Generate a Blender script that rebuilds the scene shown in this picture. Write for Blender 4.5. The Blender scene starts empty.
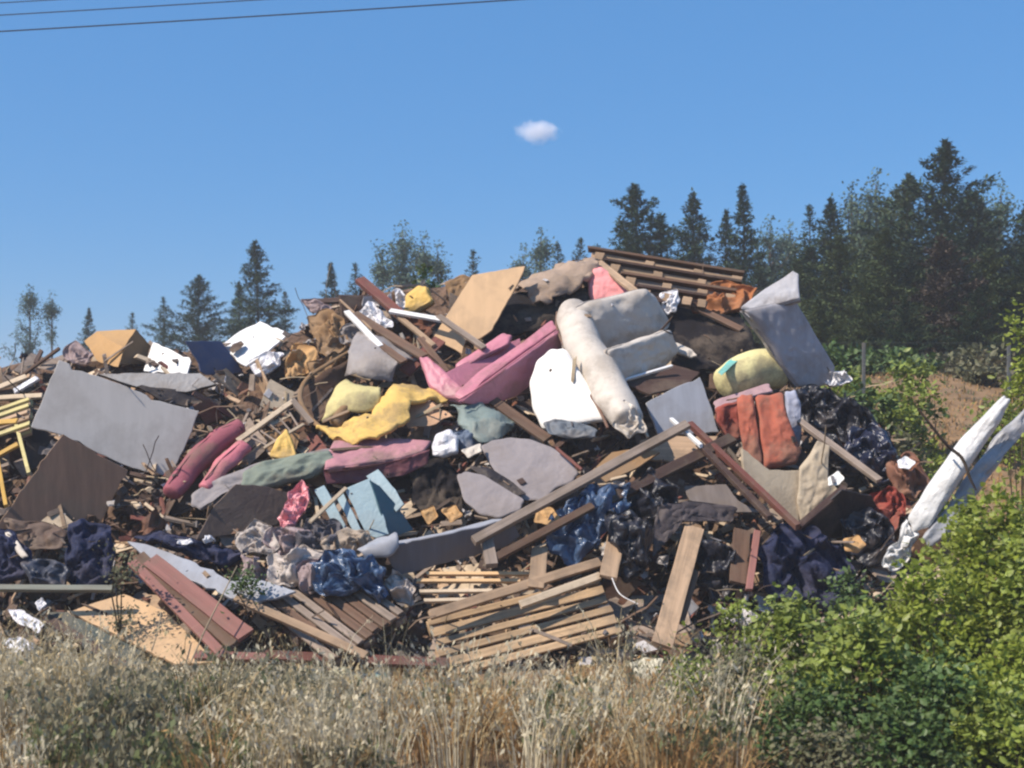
import bpy, math, random
import numpy as np
from mathutils import Vector, Matrix, noise

# ------------------------------------------------------------------ camera, sky, sun, exposure
sc = bpy.context.scene
F = 1334.0            # focal length in pixels of a 1024 px wide frame
CX, CY = 512.0, 430.0 # vanishing point of the view axis (horizon row 430)
EYE = 1.7
cam = bpy.data.cameras.new('Camera')
cam_o = bpy.data.objects.new('Camera', cam)
sc.collection.objects.link(cam_o)
cam_o.location = (0, 0, EYE)
cam_o.rotation_euler = (math.radians(90), 0, 0)
cam.sensor_width = 36.0
cam.lens = 36.0 * F / 1024.0
cam.shift_y = (CY - 384.0) / 1024.0
cam.clip_start = 0.1
cam.clip_end = 6000
cam.dof.use_dof = True
cam.dof.focus_distance = 11.5
cam.dof.aperture_fstop = 3.2
sc.camera = cam_o

SUN_EL, SUN_AZ = 47.0, 62.0       # elevation; degrees towards the left of the line back to the camera
sd = Vector((-math.cos(math.radians(SUN_EL)) * math.sin(math.radians(SUN_AZ)),
             -math.cos(math.radians(SUN_EL)) * math.cos(math.radians(SUN_AZ)),
             math.sin(math.radians(SUN_EL))))
world = bpy.data.worlds.new('World')
sc.world = world
world.use_nodes = True
wn = world.node_tree
bg = wn.nodes['Background']
sky = wn.nodes.new('ShaderNodeTexSky')
sky.sky_type = 'NISHITA'
sky.sun_disc = False
sky.sun_elevation = math.radians(SUN_EL)
sky.sun_rotation = math.atan2(sd.x, sd.y)
sky.altitude = 0
sky.air_density = 1.0
sky.dust_density = 1.0
sky.ozone_density = 6.0
hs = wn.nodes.new('ShaderNodeHueSaturation')
hs.inputs['Saturation'].default_value = 1.3
wn.links.new(sky.outputs[0], hs.inputs['Color'])
sm = wn.nodes.new('ShaderNodeMix')
sm.data_type = 'RGBA'
sm.inputs[0].default_value = 0.55
sm.inputs[7].default_value = (1.10, 2.70, 5.50, 1)
wn.links.new(hs.outputs[0], sm.inputs[6])
wn.links.new(sm.outputs[2], bg.inputs[0])
bg.inputs[1].default_value = 0.108
sun = bpy.data.lights.new('Sun', 'SUN')
sun.energy = 4.7
sun.angle = math.radians(0.6)
sun.color = (1.0, 0.90, 0.77)
sun_o = bpy.data.objects.new('Sun', sun)
sc.collection.objects.link(sun_o)
sun_o.rotation_euler = sd.to_track_quat('Z', 'Y').to_euler()
sc.view_settings.view_transform = 'Standard'
sc.view_settings.look = 'None'
sc.view_settings.gamma = 1.0
sc.view_settings.exposure = 0.38
sc.cycles.use_denoising = True
sc.cycles.pixel_filter_type = 'BLACKMAN_HARRIS'
sc.cycles.filter_width = 2.3
sc.cycles.max_bounces = 6
sc.cycles.volume_step_rate = 4.0
sc.cycles.volume_bounces = 3

# ------------------------------------------------------------------ helpers
C = sc.collection
R = random.Random(7)

def P(px, py, d):
    return Vector(((px - CX) / F * d, d, EYE - (py - CY) / F * d))

def hd(px, py):
    """distance of the heap's sloping front at a place"""
    return 10.52 / (0.9 + (py - CY) / F)

def lin(c):
    c = c / 255.0
    return c / 12.92 if c <= 0.04045 else ((c + 0.055) / 1.055) ** 2.4

MATS = {}
SAT = 0.90
def M(name, rgb, rough=0.8, kind='plain', var=0.25, dirt=0.25, spec=0.3, scale=1.0, bump=0.3, trans=0.0, wrinkle=0.35):
    if kind in ('streak', 'wood'): wrinkle = 0.04
    if kind == 'streak': bump = min(bump, 0.08)
    if name in MATS: return MATS[name]
    m = bpy.data.materials.new(name)
    m.use_nodes = True
    nt = m.node_tree; N = nt.nodes; L = nt.links
    b = N['Principled BSDF']
    b.inputs['Roughness'].default_value = rough
    b.inputs['Specular IOR Level'].default_value = spec
    tc = N.new('ShaderNodeTexCoord')
    base = [lin(v) for v in rgb]
    g_ = sum(base) / 3
    base = tuple((g_ + (v - g_) * SAT) * 0.92 for v in base)
    col = base + (1,)
    dark = tuple(v * (1 - var) for v in base) + (1,)
    lite = tuple(min(v * (1 + var * 0.7), 0.9) for v in base) + (1,)
    mp = N.new('ShaderNodeMapping')
    L.new(tc.outputs['Object'], mp.inputs[0])
    n1 = N.new('ShaderNodeTexNoise')
    n1.inputs['Detail'].default_value = 6
    n1.inputs['Roughness'].default_value = 0.62
    if kind == 'wood':
        mp.inputs['Scale'].default_value = (1.2 * scale, 22 * scale, 22 * scale)
        n1.inputs['Scale'].default_value = 1.6
    elif kind == 'streak':
        mp.inputs['Scale'].default_value = (9 * scale, 1.2 * scale, 9 * scale)
        n1.inputs['Scale'].default_value = 1.5
    else:
        mp.inputs['Scale'].default_value = (scale, scale, scale)
        n1.inputs['Scale'].default_value = 5
    L.new(mp.outputs[0], n1.inputs[0])
    cr = N.new('ShaderNodeValToRGB')
    cr.color_ramp.elements[0].position = 0.32; cr.color_ramp.elements[0].color = dark
    cr.color_ramp.elements[1].position = 0.68; cr.color_ramp.elements[1].color = lite
    L.new(n1.outputs['Fac'], cr.inputs[0])
    # dirt stains with their own shape
    n2 = N.new('ShaderNodeTexNoise')
    n2.inputs['Scale'].default_value = 2.3 * scale
    n2.inputs['Detail'].default_value = 8
    n2.inputs['Roughness'].default_value = 0.7
    L.new(tc.outputs['Object'], n2.inputs[0])
    r2 = N.new('ShaderNodeValToRGB')
    r2.color_ramp.elements[0].position = 0.47; r2.color_ramp.elements[0].color = (0, 0, 0, 1)
    r2.color_ramp.elements[1].position = 0.60; r2.color_ramp.elements[1].color = (dirt * 2,) * 3 + (1,)
    L.new(n2.outputs['Fac'], r2.inputs[0])
    mx = N.new('ShaderNodeMix'); mx.data_type = 'RGBA'
    L.new(r2.outputs[0], mx.inputs[0])
    L.new(cr.outputs[0], mx.inputs[6])
    mx.inputs[7].default_value = (0.16, 0.12, 0.085, 1)
    oi = N.new('ShaderNodeObjectInfo')
    mr = N.new('ShaderNodeMapRange')
    mr.inputs['To Min'].default_value = 0.78 if kind == 'wood' else 0.92
    mr.inputs['To Max'].default_value = 1.16 if kind == 'wood' else 1.05
    L.new(oi.outputs['Random'], mr.inputs['Value'])
    hv = N.new('ShaderNodeHueSaturation')
    L.new(mr.outputs[0], hv.inputs['Value'])
    L.new(mx.outputs[2], hv.inputs['Color'])
    L.new(hv.outputs[0], b.inputs['Base Color'])
    n3 = N.new('ShaderNodeTexNoise')
    n3.inputs['Scale'].default_value = 38 * scale if kind != 'crumple' else 9 * scale
    n3.inputs['Detail'].default_value = 5
    L.new((mp if kind == 'wood' else tc).outputs['Vector' if kind == 'wood' else 'Object'], n3.inputs[0])
    if kind == 'wood': n3.inputs['Scale'].default_value = 4
    bp = N.new('ShaderNodeBump')
    bp.inputs['Strength'].default_value = bump
    bp.inputs['Distance'].default_value = 0.01 if kind != 'crumple' else 0.05
    L.new(n3.outputs['Fac'], bp.inputs['Height'])
    n4 = N.new('ShaderNodeTexNoise')
    n4.inputs['Scale'].default_value = 6.5 * scale; n4.inputs['Detail'].default_value = 3; n4.inputs['Distortion'].default_value = 1.2
    L.new(tc.outputs['Object'], n4.inputs[0])
    b4 = N.new('ShaderNodeBump')
    b4.inputs['Strength'].default_value = 0.5 * wrinkle
    b4.inputs['Distance'].default_value = 0.04
    L.new(n4.outputs['Fac'], b4.inputs['Height'])
    L.new(b4.outputs[0], bp.inputs['Normal'])
    L.new(bp.outputs[0], b.inputs['Normal'])
    if trans > 0:
        tr = N.new('ShaderNodeBsdfTranslucent')
        L.new(mx.outputs[2], tr.inputs[0])
        ms = N.new('ShaderNodeMixShader'); ms.inputs[0].default_value = trans
        L.new(b.outputs[0], ms.inputs[1]); L.new(tr.outputs[0], ms.inputs[2])
        L.new(ms.outputs[0], N['Material Output'].inputs[0])
    MATS[name] = m
    return m

def link_mesh(name, verts, faces, mat, parent=None, mw=None, smooth=False, bevel=0.0, mids=None):
    me = bpy.data.meshes.new(name)
    me.from_pydata([tuple(v) for v in verts], [], faces)
    mats = mat if isinstance(mat, (list, tuple)) else [mat]
    for m in mats: me.materials.append(m)
    if mids is not None: me.polygons.foreach_set('material_index', mids)
    if smooth: me.polygons.foreach_set('use_smooth', [True] * len(me.polygons))
    me.update()
    o = bpy.data.objects.new(name, me)
    C.objects.link(o)
    if parent is not None: o.parent = parent
    if mw is not None:
        o.matrix_basis = (parent.matrix_basis.inverted() @ mw) if parent is not None else mw
    if bevel > 0:
        bv = o.modifiers.new('bevel', 'BEVEL'); bv.width = bevel; bv.segments = 2; bv.limit_method = 'ANGLE'
    return o

def tag(o, label=None, cat=None, group=None, kind=None):
    if label: o['label'] = label
    if cat: o['category'] = cat
    if group: o['group'] = group
    if kind: o['kind'] = kind
    return o

def thing(name, loc, label, cat, group=None):
    e = bpy.data.objects.new(name, None)
    e.empty_display_size = 0.1
    C.objects.link(e)
    e.location = loc
    return tag(e, label, cat, group)

def nrm(yaw, pitch):
    y, p = math.radians(yaw), math.radians(pitch)
    return Vector((math.sin(y) * math.cos(p), -math.cos(y) * math.cos(p), math.sin(p)))

def frame(n, c, roll=0.0):
    """matrix with local z = n, local x roughly horizontal (turned by roll degrees)"""
    n = n.normalized()
    u = Vector((0, 0, 1)).cross(n)
    if u.length < 1e-3: u = Vector((1, 0, 0))
    u.normalize()
    v = n.cross(u)
    a = math.radians(roll)
    u, v = u * math.cos(a) + v * math.sin(a), v * math.cos(a) - u * math.sin(a)
    m = Matrix((u, v, n)).transposed().to_4x4()
    m.translation = c
    return m

def on_plane(px, py, c, n):
    D = Vector(((px - CX) / F, 1, -(py - CY) / F))
    o = Vector((0, 0, EYE))
    return o + D * (n.dot(c - o) / n.dot(D))

def centroid(poly):
    return sum(p[0] for p in poly) / len(poly), sum(p[1] for p in poly) / len(poly)

def to_local(poly, yaw, pitch, off, roll=0.0, d=None):
    cx, cy = centroid(poly)
    n = nrm(yaw, pitch)
    dd = (hd(cx, cy) - off) if d is None else d
    c = P(cx, cy, dd)
    mw = frame(n, c, roll)
    inv = mw.inverted()
    pts = [inv @ on_plane(x, y, c, n) for x, y in poly]
    pts = [(p.x, p.y) for p in pts]
    area = sum(pts[i][0] * pts[(i + 1) % len(pts)][1] - pts[(i + 1) % len(pts)][0] * pts[i][1] for i in range(len(pts)))
    if area < 0: pts.reverse()
    return mw, pts

def rough_outline(pts, step, amp, rnd):
    out = []
    for i in range(len(pts)):
        a, b = pts[i], pts[(i + 1) % len(pts)]
        L = math.hypot(b[0] - a[0], b[1] - a[1])
        k = max(1, int(L / step))
        for j in range(k):
            t = j / k
            e = 0 if j == 0 else amp
            if j and rnd.random() < .10: e = amp * 4.5
            out.append((a[0] + (b[0] - a[0]) * t + rnd.uniform(-e, e), a[1] + (b[1] - a[1]) * t + rnd.uniform(-e, e)))
    return out

def plate(name, label, cat, poly, yaw, pitch, off, th, mat, parent=None, roll=0.0, group=None, jag=0.005, d=None, bevel=0.004, hole=None, edge=None):
    """a flat board of real thickness"""
    mw, pts = to_local(poly, yaw, pitch, off, roll, d)
    rnd = random.Random(int(poly[0][0] * 31 + poly[0][1]))
    pts = rough_outline(pts, 0.055, jag, rnd)
    n = len(pts)
    verts = [(x, y, 0) for x, y in pts] + [(x, y, -th) for x, y in pts]
    mids = None
    faces = [tuple(range(n)), tuple(reversed(range(n, 2 * n)))]
    faces += [(i, n + i, n + (i + 1) % n, (i + 1) % n) for i in range(n)]
    mats = mat
    if edge is not None:
        mats = [mat, edge]; mids = [0, 0] + [1] * n
    o = link_mesh(name, verts, faces, mats, parent, mw, bevel=bevel, mids=mids)
    if parent is None: tag(o, label, cat, group)
    elif label: o['label'] = label
    return o

def catmull(pts, closed, m):
    n = len(pts); out = []
    segs = n if closed else n - 1
    for i in range(segs):
        if closed: p0, p1, p2, p3 = pts[(i - 1) % n], pts[i], pts[(i + 1) % n], pts[(i + 2) % n]
        else: p0, p1, p2, p3 = pts[max(i - 1, 0)], pts[i], pts[i + 1], pts[min(i + 2, n - 1)]
        for j in range(m):
            t = j / m
            out.append(tuple(0.5 * ((2 * b) + (-a + c) * t + (2 * a - 5 * b + 4 * c - d) * t * t + (-a + 3 * b - 3 * c + d) * t ** 3) for a, b, c, d in zip(p0, p1, p2, p3)))
    if not closed: out.append(tuple(pts[-1]))
    return out

def densify(pts, m):
    out = []
    for i in range(len(pts)):
        a, b = pts[i], pts[(i + 1) % len(pts)]
        for j in range(m):
            t = j / m; out.append((a[0] + (b[0] - a[0]) * t, a[1] + (b[1] - a[1]) * t))
    return out

def soft(name, label, cat, poly, yaw, pitch, off, th, p, mat, crumple=0.01, freq=6.0, parent=None, roll=0.0, group=None, rounded=True, d=None, back=0.5, rings=16, quilt=0.0):
    """a padded or crumpled body: outline, swelling towards the middle; p = boxiness"""
    mw, pts = to_local(poly, yaw, pitch, off, roll, d)
    pts = catmull(densify(pts, 2), True, 4) if rounded else densify(catmull(densify(pts, 3), True, 1), 4)
    n = len(pts)
    cx = sum(q[0] for q in pts) / n; cy = sum(q[1] for q in pts) / n
    seed = Vector((poly[0][0] * 0.37, poly[0][1] * 0.71, 3.1))
    verts, faces = [], []
    def side(sgn, T):
        base = len(verts)
        for k in range(rings + 1):
            s = math.sin(math.pi / 2 * (1 - k / (rings + 1.0))) if p < 3.5 else (1 - (k / (rings + 1.0)) ** 1.6)
            h = T * max(0.0, 1 - s ** p) ** (1.0 / p)
            for x, y in pts:
                X = cx + (x - cx) * s; Y = cy + (y - cy) * s
                q = quilt * (abs(math.sin(X * 22)) + abs(math.sin(Y * 22)) - 1) * (h / max(T, 1e-4)) if quilt else 0
                v = Vector((X, Y, sgn * (h + q)))
                w = (v + seed) * freq
                dx = noise.noise(w); dy = noise.noise(w + Vector((9, 2, 5))); dz = noise.turbulence(w * 1.1, 3, False) - 0.4
                kz = 1.0 if sgn > 0 else 0.5
                dz += 0.45 * noise.noise(w * 3.1) + 0.2 * noise.noise(w * 6.5)
                verts.append(v + Vector((dx * crumple, dy * crumple, dz * crumple * 2.0 * kz * sgn * (0.25 + 0.75 * min(1, (1 - s) * 4)))))
        verts.append(Vector((cx, cy, sgn * T)))
        c = len(verts) - 1
        for k in range(rings):
            for i in range(n):
                a = base + k * n + i; b = base + k * n + (i + 1) % n
                faces.append((a, b, b + n, a + n) if sgn > 0 else (b, a, a + n, b + n))
        a0 = base + rings * n
        for i in range(n):
            f = (a0 + i, a0 + (i + 1) % n, c)
            faces.append(f if sgn > 0 else f[::-1])
        return base
    b0 = side(1, th * (1 - back) if back < 1 else th * 0.5)
    b1 = side(-1, max(th * back, 0.003))
    for i in range(n):
        faces.append((b0 + (i + 1) % n, b0 + i, b1 + i, b1 + (i + 1) % n))
    o = link_mesh(name, verts, faces, mat, parent, mw, smooth=True)
    if parent is None: tag(o, label, cat, group)
    elif label: o['label'] = label
    return o

def bar_between(name, a, b, w, h, mat, parent=None, face=None, taper=1.0, ragged=0.01, bow=0.0, bevel=0.003):
    ax = (b - a); L = ax.length; ax.normalize()
    face = Vector(face) if face is not None else Vector((0.1, -0.75, 0.65))
    z = (face - ax * face.dot(ax)).normalized()
    y = z.cross(ax)
    m = Matrix((ax, y, z)).transposed().to_4x4()
    m.translation = (a + b) / 2
    rnd = random.Random(int(abs(a.x * 1000 + b.z * 777 + a.z * 91)))
    K = 6
    verts = []; faces = []
    for i in range(K + 1):
        t = i / K; x = (t - 0.5) * L
        ww = w * (1 + (taper - 1) * t) / 2
        oy = bow * math.sin(math.pi * t) + rnd.uniform(-1, 1) * w * 0.03
        for sy, sz in ((-1, -1), (1, -1), (1, 1), (-1, 1)):
            xe = x + (rnd.uniform(-ragged, ragged) if i in (0, K) else 0)
            verts.append((xe, oy + sy * ww, sz * h / 2))
    for i in range(K):
        for j in range(4):
            a0 = i * 4 + j; a1 = i * 4 + (j + 1) % 4
            faces.append((a0, a0 + 4, a1 + 4, a1))
    faces.append((0, 1, 2, 3)); faces.append((K * 4 + 3, K * 4 + 2, K * 4 + 1, K * 4))
    return link_mesh(name, verts, faces, mat, parent, m, bevel=bevel)

def beam(name, label, cat, A, B, w, h, mat, group=None, face=None, taper=1.0, bow=0.0, ragged=0.01, parent=None):
    """a plank or bar between two places (px, py, metres in front of the heap face)"""
    a = P(A[0], A[1], hd(A[0], A[1]) - A[2]); b = P(B[0], B[1], hd(B[0], B[1]) - B[2])
    o = bar_between(name, a, b, w, h, mat, parent, face, taper, ragged, bow)
    if parent is None: tag(o, label, cat, group)
    return o

def tube(name, label, cat, pts, mat, group=None, parent=None, flat=1.0, crumple=0.01, freq=7.0, seg=20, caps=0.35, d=None, m=6, face=None, smooth=True):
    """a roll or padded tube; pts = (px, py, off, radius)"""
    W = []
    for x, y, o_, r in pts:
        dd = (hd(x, y) - o_) if d is None else d - o_
        w = P(x, y, dd); W.append((w.x, w.y, w.z, r))
    W = catmull(W, False, m)
    cpos = Vector(W[len(W) // 2][:3])
    verts, faces = [], []
    n = len(W)
    fc = Vector(face) if face is not None else Vector((0.05, -0.8, 0.6))
    rings = []
    tot = [Vector(w[:3]) for w in W]
    rows = []
    def ring(c, t, r):
        z = (fc - t * fc.dot(t)).normalized(); y = z.cross(t)
        base = len(verts)
        for j in range(seg):
            a = 2 * math.pi * j / seg
            v = c + y * math.cos(a) * r + z * math.sin(a) * r * flat
            w = v * freq
            k = crumple * min(1, r / 0.03)
            v = v + Vector((noise.noise(w), noise.noise(w + Vector((7, 3, 1))), noise.noise(w + Vector((1, 8, 4))))) * k
            verts.append(v - cpos)
        rows.append(base)
    t0 = (tot[1] - tot[0]).normalized()
    if caps > 0:
        r0 = W[0][3]
        for k in (1.0, 0.72, 0.4):
            ring(tot[0] - t0 * r0 * caps * k, t0, r0 * math.sqrt(max(0.02, 1 - k * k * 0.98)))
    for i in range(n):
        t = (tot[min(i + 1, n - 1)] - tot[max(i - 1, 0)]).normalized()
        ring(tot[i], t, W[i][3])
    t1 = (tot[-1] - tot[-2]).normalized()
    if caps > 0:
        r1 = W[-1][3]
        for k in (0.4, 0.72, 1.0):
            ring(tot[-1] + t1 * r1 * caps * k, t1, r1 * math.sqrt(max(0.02, 1 - k * k * 0.98)))
    for a, b in zip(rows, rows[1:]):
        for j in range(seg):
            faces.append((a + j, a + (j + 1) % seg, b + (j + 1) % seg, b + j))
    faces.append(tuple(reversed(range(rows[0], rows[0] + seg))))
    faces.append(tuple(range(rows[-1], rows[-1] + seg)))
    o = link_mesh(name, verts, faces, mat, parent, Matrix.Translation(cpos), smooth=smooth)
    if parent is None: tag(o, label, cat, group)
    elif label: o['label'] = label
    return o

def sheet(name, label, cat, A, B, th, mat, bulge=0.0, group=None, parent=None, crumple=0.012, freq=5.0, rows=14, m=5, mid=None, smooth=True):
    """a bent sheet lofted between two edge lines of (px, py, off); bulge = arch towards the viewer (metres)"""
    def W(L):
        return [tuple(P(x, y, hd(x, y) - o_)) for x, y, o_ in L]
    a = catmull(W(A), False, m); b = catmull(W(B), False, m)
    n = max(len(a), len(b))
    def res(L):
        out = []
        for i in range(n):
            t = i / (n - 1) * (len(L) - 1); k = min(int(t), len(L) - 2); f = t - k
            out.append(Vector(L[k]).lerp(Vector(L[k + 1]), f))
        return out
    a = res(a); b = res(b)
    cpos = (a[n // 2] + b[n // 2]) / 2
    verts, faces = [], []
    for j in range(rows + 1):
        t = j / rows
        for i in range(n):
            v = a[i].lerp(b[i], t)
            v = v + Vector((0, -0.75, 0.65)) * bulge * math.sin(math.pi * t)
            w = v * freq
            v = v + Vector((noise.noise(w), noise.noise(w + Vector((5, 5, 1))), noise.noise(w + Vector((2, 9, 4))))) * crumple
            w = w * 2.7
            v = v + Vector((noise.noise(w), noise.noise(w + Vector((5, 5, 1))), noise.noise(w + Vector((2, 9, 4))))) * crumple * (.9 if j in (0, 1, rows - 1, rows) else .45)
            verts.append(v - cpos)
    for j in range(rows):
        for i in range(n - 1):
            q = j * n + i
            faces.append((q, q + 1, q + n + 1, q + n))
    o = link_mesh(name, verts, faces, mat, parent, Matrix.Translation(cpos), smooth=smooth)
    s = o.modifiers.new('solid', 'SOLIDIFY'); s.thickness = th; s.offset = 0
    if parent is None: tag(o, label, cat, group)
    elif label: o['label'] = label
    return o

def box_verts(cx, cy, cz, sx, sy, sz):
    return [(cx + a * sx / 2, cy + b * sy / 2, cz + c * sz / 2) for a in (-1, 1) for b in (-1, 1) for c in (-1, 1)]
BOXF = [(0, 1, 3, 2), (4, 6, 7, 5), (0, 4, 5, 1), (2, 3, 7, 6), (0, 2, 6, 4), (1, 5, 7, 3)]

def pallet(label, O, A, B, slats, mat, mat2, group='wooden pallets on the heap', th=0.022, slat_w=0.09, broken=(), rungs=3, depth=0.1, flip=1, name='wooden_pallet', wlist=None):
    """a pallet: O, A along the deck boards, B across them; each (px, py, off)"""
    o, a, b = [P(x, y, hd(x, y) - f) for x, y, f in (O, A, B)]
    u = (a - o); Lu = u.length; u.normalize()
    v = (b - o); v = v - u * v.dot(u); Lv = v.length; v.normalize()
    n = u.cross(v)
    if n.y > 0: n = -n
    root = thing(name, o + u * Lu / 2 + v * Lv / 2, label, 'pallet', group)
    rnd = random.Random(int(O[0] * 13 + O[1]))
    c0 = root.location
    mw = Matrix((u, v, u.cross(v))).transposed().to_4x4(); mw.translation = c0
    s = 1 if u.cross(v).dot(n) > 0 else -1
    def board(nm, cx, cy, cz, sx, sy, sz, m_, rot=0.0):
        vs = []
        for x, y, z in box_verts(0, 0, 0, sx, sy, sz):
            x += rnd.uniform(-.008, .008)
            vs.append((x * math.cos(rot) - y * math.sin(rot), x * math.sin(rot) + y * math.cos(rot), z))
        mm = mw @ Matrix.Translation((cx, cy, s * cz))
        return link_mesh(nm, vs, BOXF, m_, root, mm, bevel=0.004)
    for i in range(slats):
        if i in broken: continue
        y = -Lv / 2 + Lv * (i + 0.5) / slats
        sw = (wlist[i] if wlist else slat_w) * rnd.uniform(0.9, 1.1)
        lx = Lu * rnd.uniform(0.97, 1.0)
        board('deck_board', rnd.uniform(-.01, .01), y, 0, lx, sw, th, mat if rnd.random() < .7 else mat2, rnd.uniform(-.008, .008))
    for k in range(rungs):
        x = -Lu / 2 + 0.05 + (Lu - 0.1) * k / (rungs - 1)
        board('stringer', x, 0, -(th / 2 + 0.012), 0.09, Lv, 0.02, mat2)
        for q in range(3):
            y = -Lv / 2 + 0.05 + (Lv - 0.1) * q / 2
            board('block', x, y, -(th / 2 + 0.024 + depth * .4), 0.1, 0.1, depth * .8, mat)
        board('bottom_board', x, 0, -(th / 2 + 0.026 + depth * .8 + th / 2), 0.09, Lv, th, mat2)
    return root

# ------------------------------------------------------------------ the ground
def smooth(t):
    t = max(0.0, min(1.0, t)); return t * t * (3 - 2 * t)
def tz(x, y):
    t = smooth((y - 10.6) / 7.4)
    z = 2.35 * t
    z += (0.12 * noise.noise(Vector((x * .5, y * .5, 0))) + 0.05 * noise.noise(Vector((x * 2, y * 2, 4)))) * (0.35 + t)
    if y > 19: z += 0.012 * (y - 19) * smooth((60 - y) / 30 + 0.5) if y < 75 else 0.2
    return z

def ground():
    xs = [-220, -150, -90, -50, -30] + [-20 + i * 0.4 for i in range(101)] + [30, 50, 90, 150, 220]
    ys = [-60, -30, -10, 0, 3] + [5 + i * 0.35 for i in range(60)] + [28, 31, 35, 40, 46, 54, 64, 75, 100, 160, 260]
    verts = [(x, y, tz(x, y)) for y in ys for x in xs]
    W = len(xs)
    faces = [(j * W + i, j * W + i + 1, (j + 1) * W + i + 1, (j + 1) * W + i) for j in range(len(ys) - 1) for i in range(W - 1)]
    o = link_mesh('ground', verts, faces, M('earth', (146, 116, 84), 0.95, var=0.3, dirt=0.25, scale=0.8, bump=0.9, spec=0.1), smooth=True)
    tag(o, kind='structure')
ground()

# ------------------------------------------------------------------ the body of the heap
RIDGE = [(-700, 420), (-400, 385), (-200, 372), (-60, 368), (0, 366), (60, 358), (110, 355), (200, 352), (300, 330), (340, 300), (410, 290), (470, 282), (560, 280), (620, 275), (700, 295),
         (735, 325), (760, 375), (800, 392), (850, 405), (885, 450), (915, 520), (940, 590), (965, 640)]
def ridge(px):
    for (a, ya), (b, yb) in zip(RIDGE, RIDGE[1:]):
        if a <= px <= b: return ya + (yb - ya) * (px - a) / (b - a)
    return 660
def heap_body():
    cols = [RIDGE[0][0] + (RIDGE[-1][0] - RIDGE[0][0]) * i / 150 for i in range(151)]
    verts = []
    NV = 46
    for px in cols:
        top = ridge(px)
        for j in range(NV):
            py = 690 + (top - 690) * j / (NV - 1)
            v = P(px, py, hd(px, py) + 0.16)
            w = v * 1.7
            v.y += 0.20 * noise.noise(w) + 0.10 * noise.noise(v * 5)
            v.z += 0.06 * noise.noise(v * 4)
            verts.append(v)
        r = P(px, top, hd(px, top) + 0.16)
        for k in range(1, 9):                        # the far side of the heap
            t = k / 8
            v = Vector((r.x * (1 + 0.02 * t), r.y + 3.4 * t, r.z + (tz(r.x, r.y + 3.4) - 0.3 - r.z) * (t ** 1.5)))
            v.z += 0.1 * noise.noise(v * 2)
            verts.append(v)
    H = NV + 8
    faces = [(i * H + j, (i + 1) * H + j, (i + 1) * H + j + 1, i * H + j + 1) for i in range(len(cols) - 1) for j in range(H - 1)]
    o = link_mesh('rubbish_mound', verts, faces, M('mound', (116, 92, 76), 0.95, 'crumple', var=0.6, dirt=0.2, bump=1.0, spec=0.1, scale=1.6), smooth=True)
    tag(o, 'dark mass of compacted rubbish and soil under the dumped furniture', 'rubbish heap', kind='stuff')
heap_body()

W_GREY = M('wood_grey', (150, 132, 118), 0.85, 'wood', var=0.35)
W_BROWN = M('wood_brown', (112, 84, 66), 0.8, 'wood', var=0.35)
W_DARK = M('wood_dark', (78, 56, 48), 0.7, 'wood', var=0.35)
W_TAN = M('wood_tan', (182, 150, 118), 0.8, 'wood', var=0.28)
W_RED = M('wood_red', (120, 68, 58), 0.7, 'wood', var=0.3)
W_PALE = M('wood_pale', (205, 182, 152), 0.8, 'wood', var=0.2)

def rand_rot(rnd, lie=0.6):
    n = Vector((rnd.gauss(0, .5), -0.65 + rnd.gauss(0, .45), 0.72 + rnd.gauss(0, .4))).normalized()
    m = frame(n, Vector((0, 0, 0)), rnd.gauss(0, 55)).to_3x3()
    return m

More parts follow.
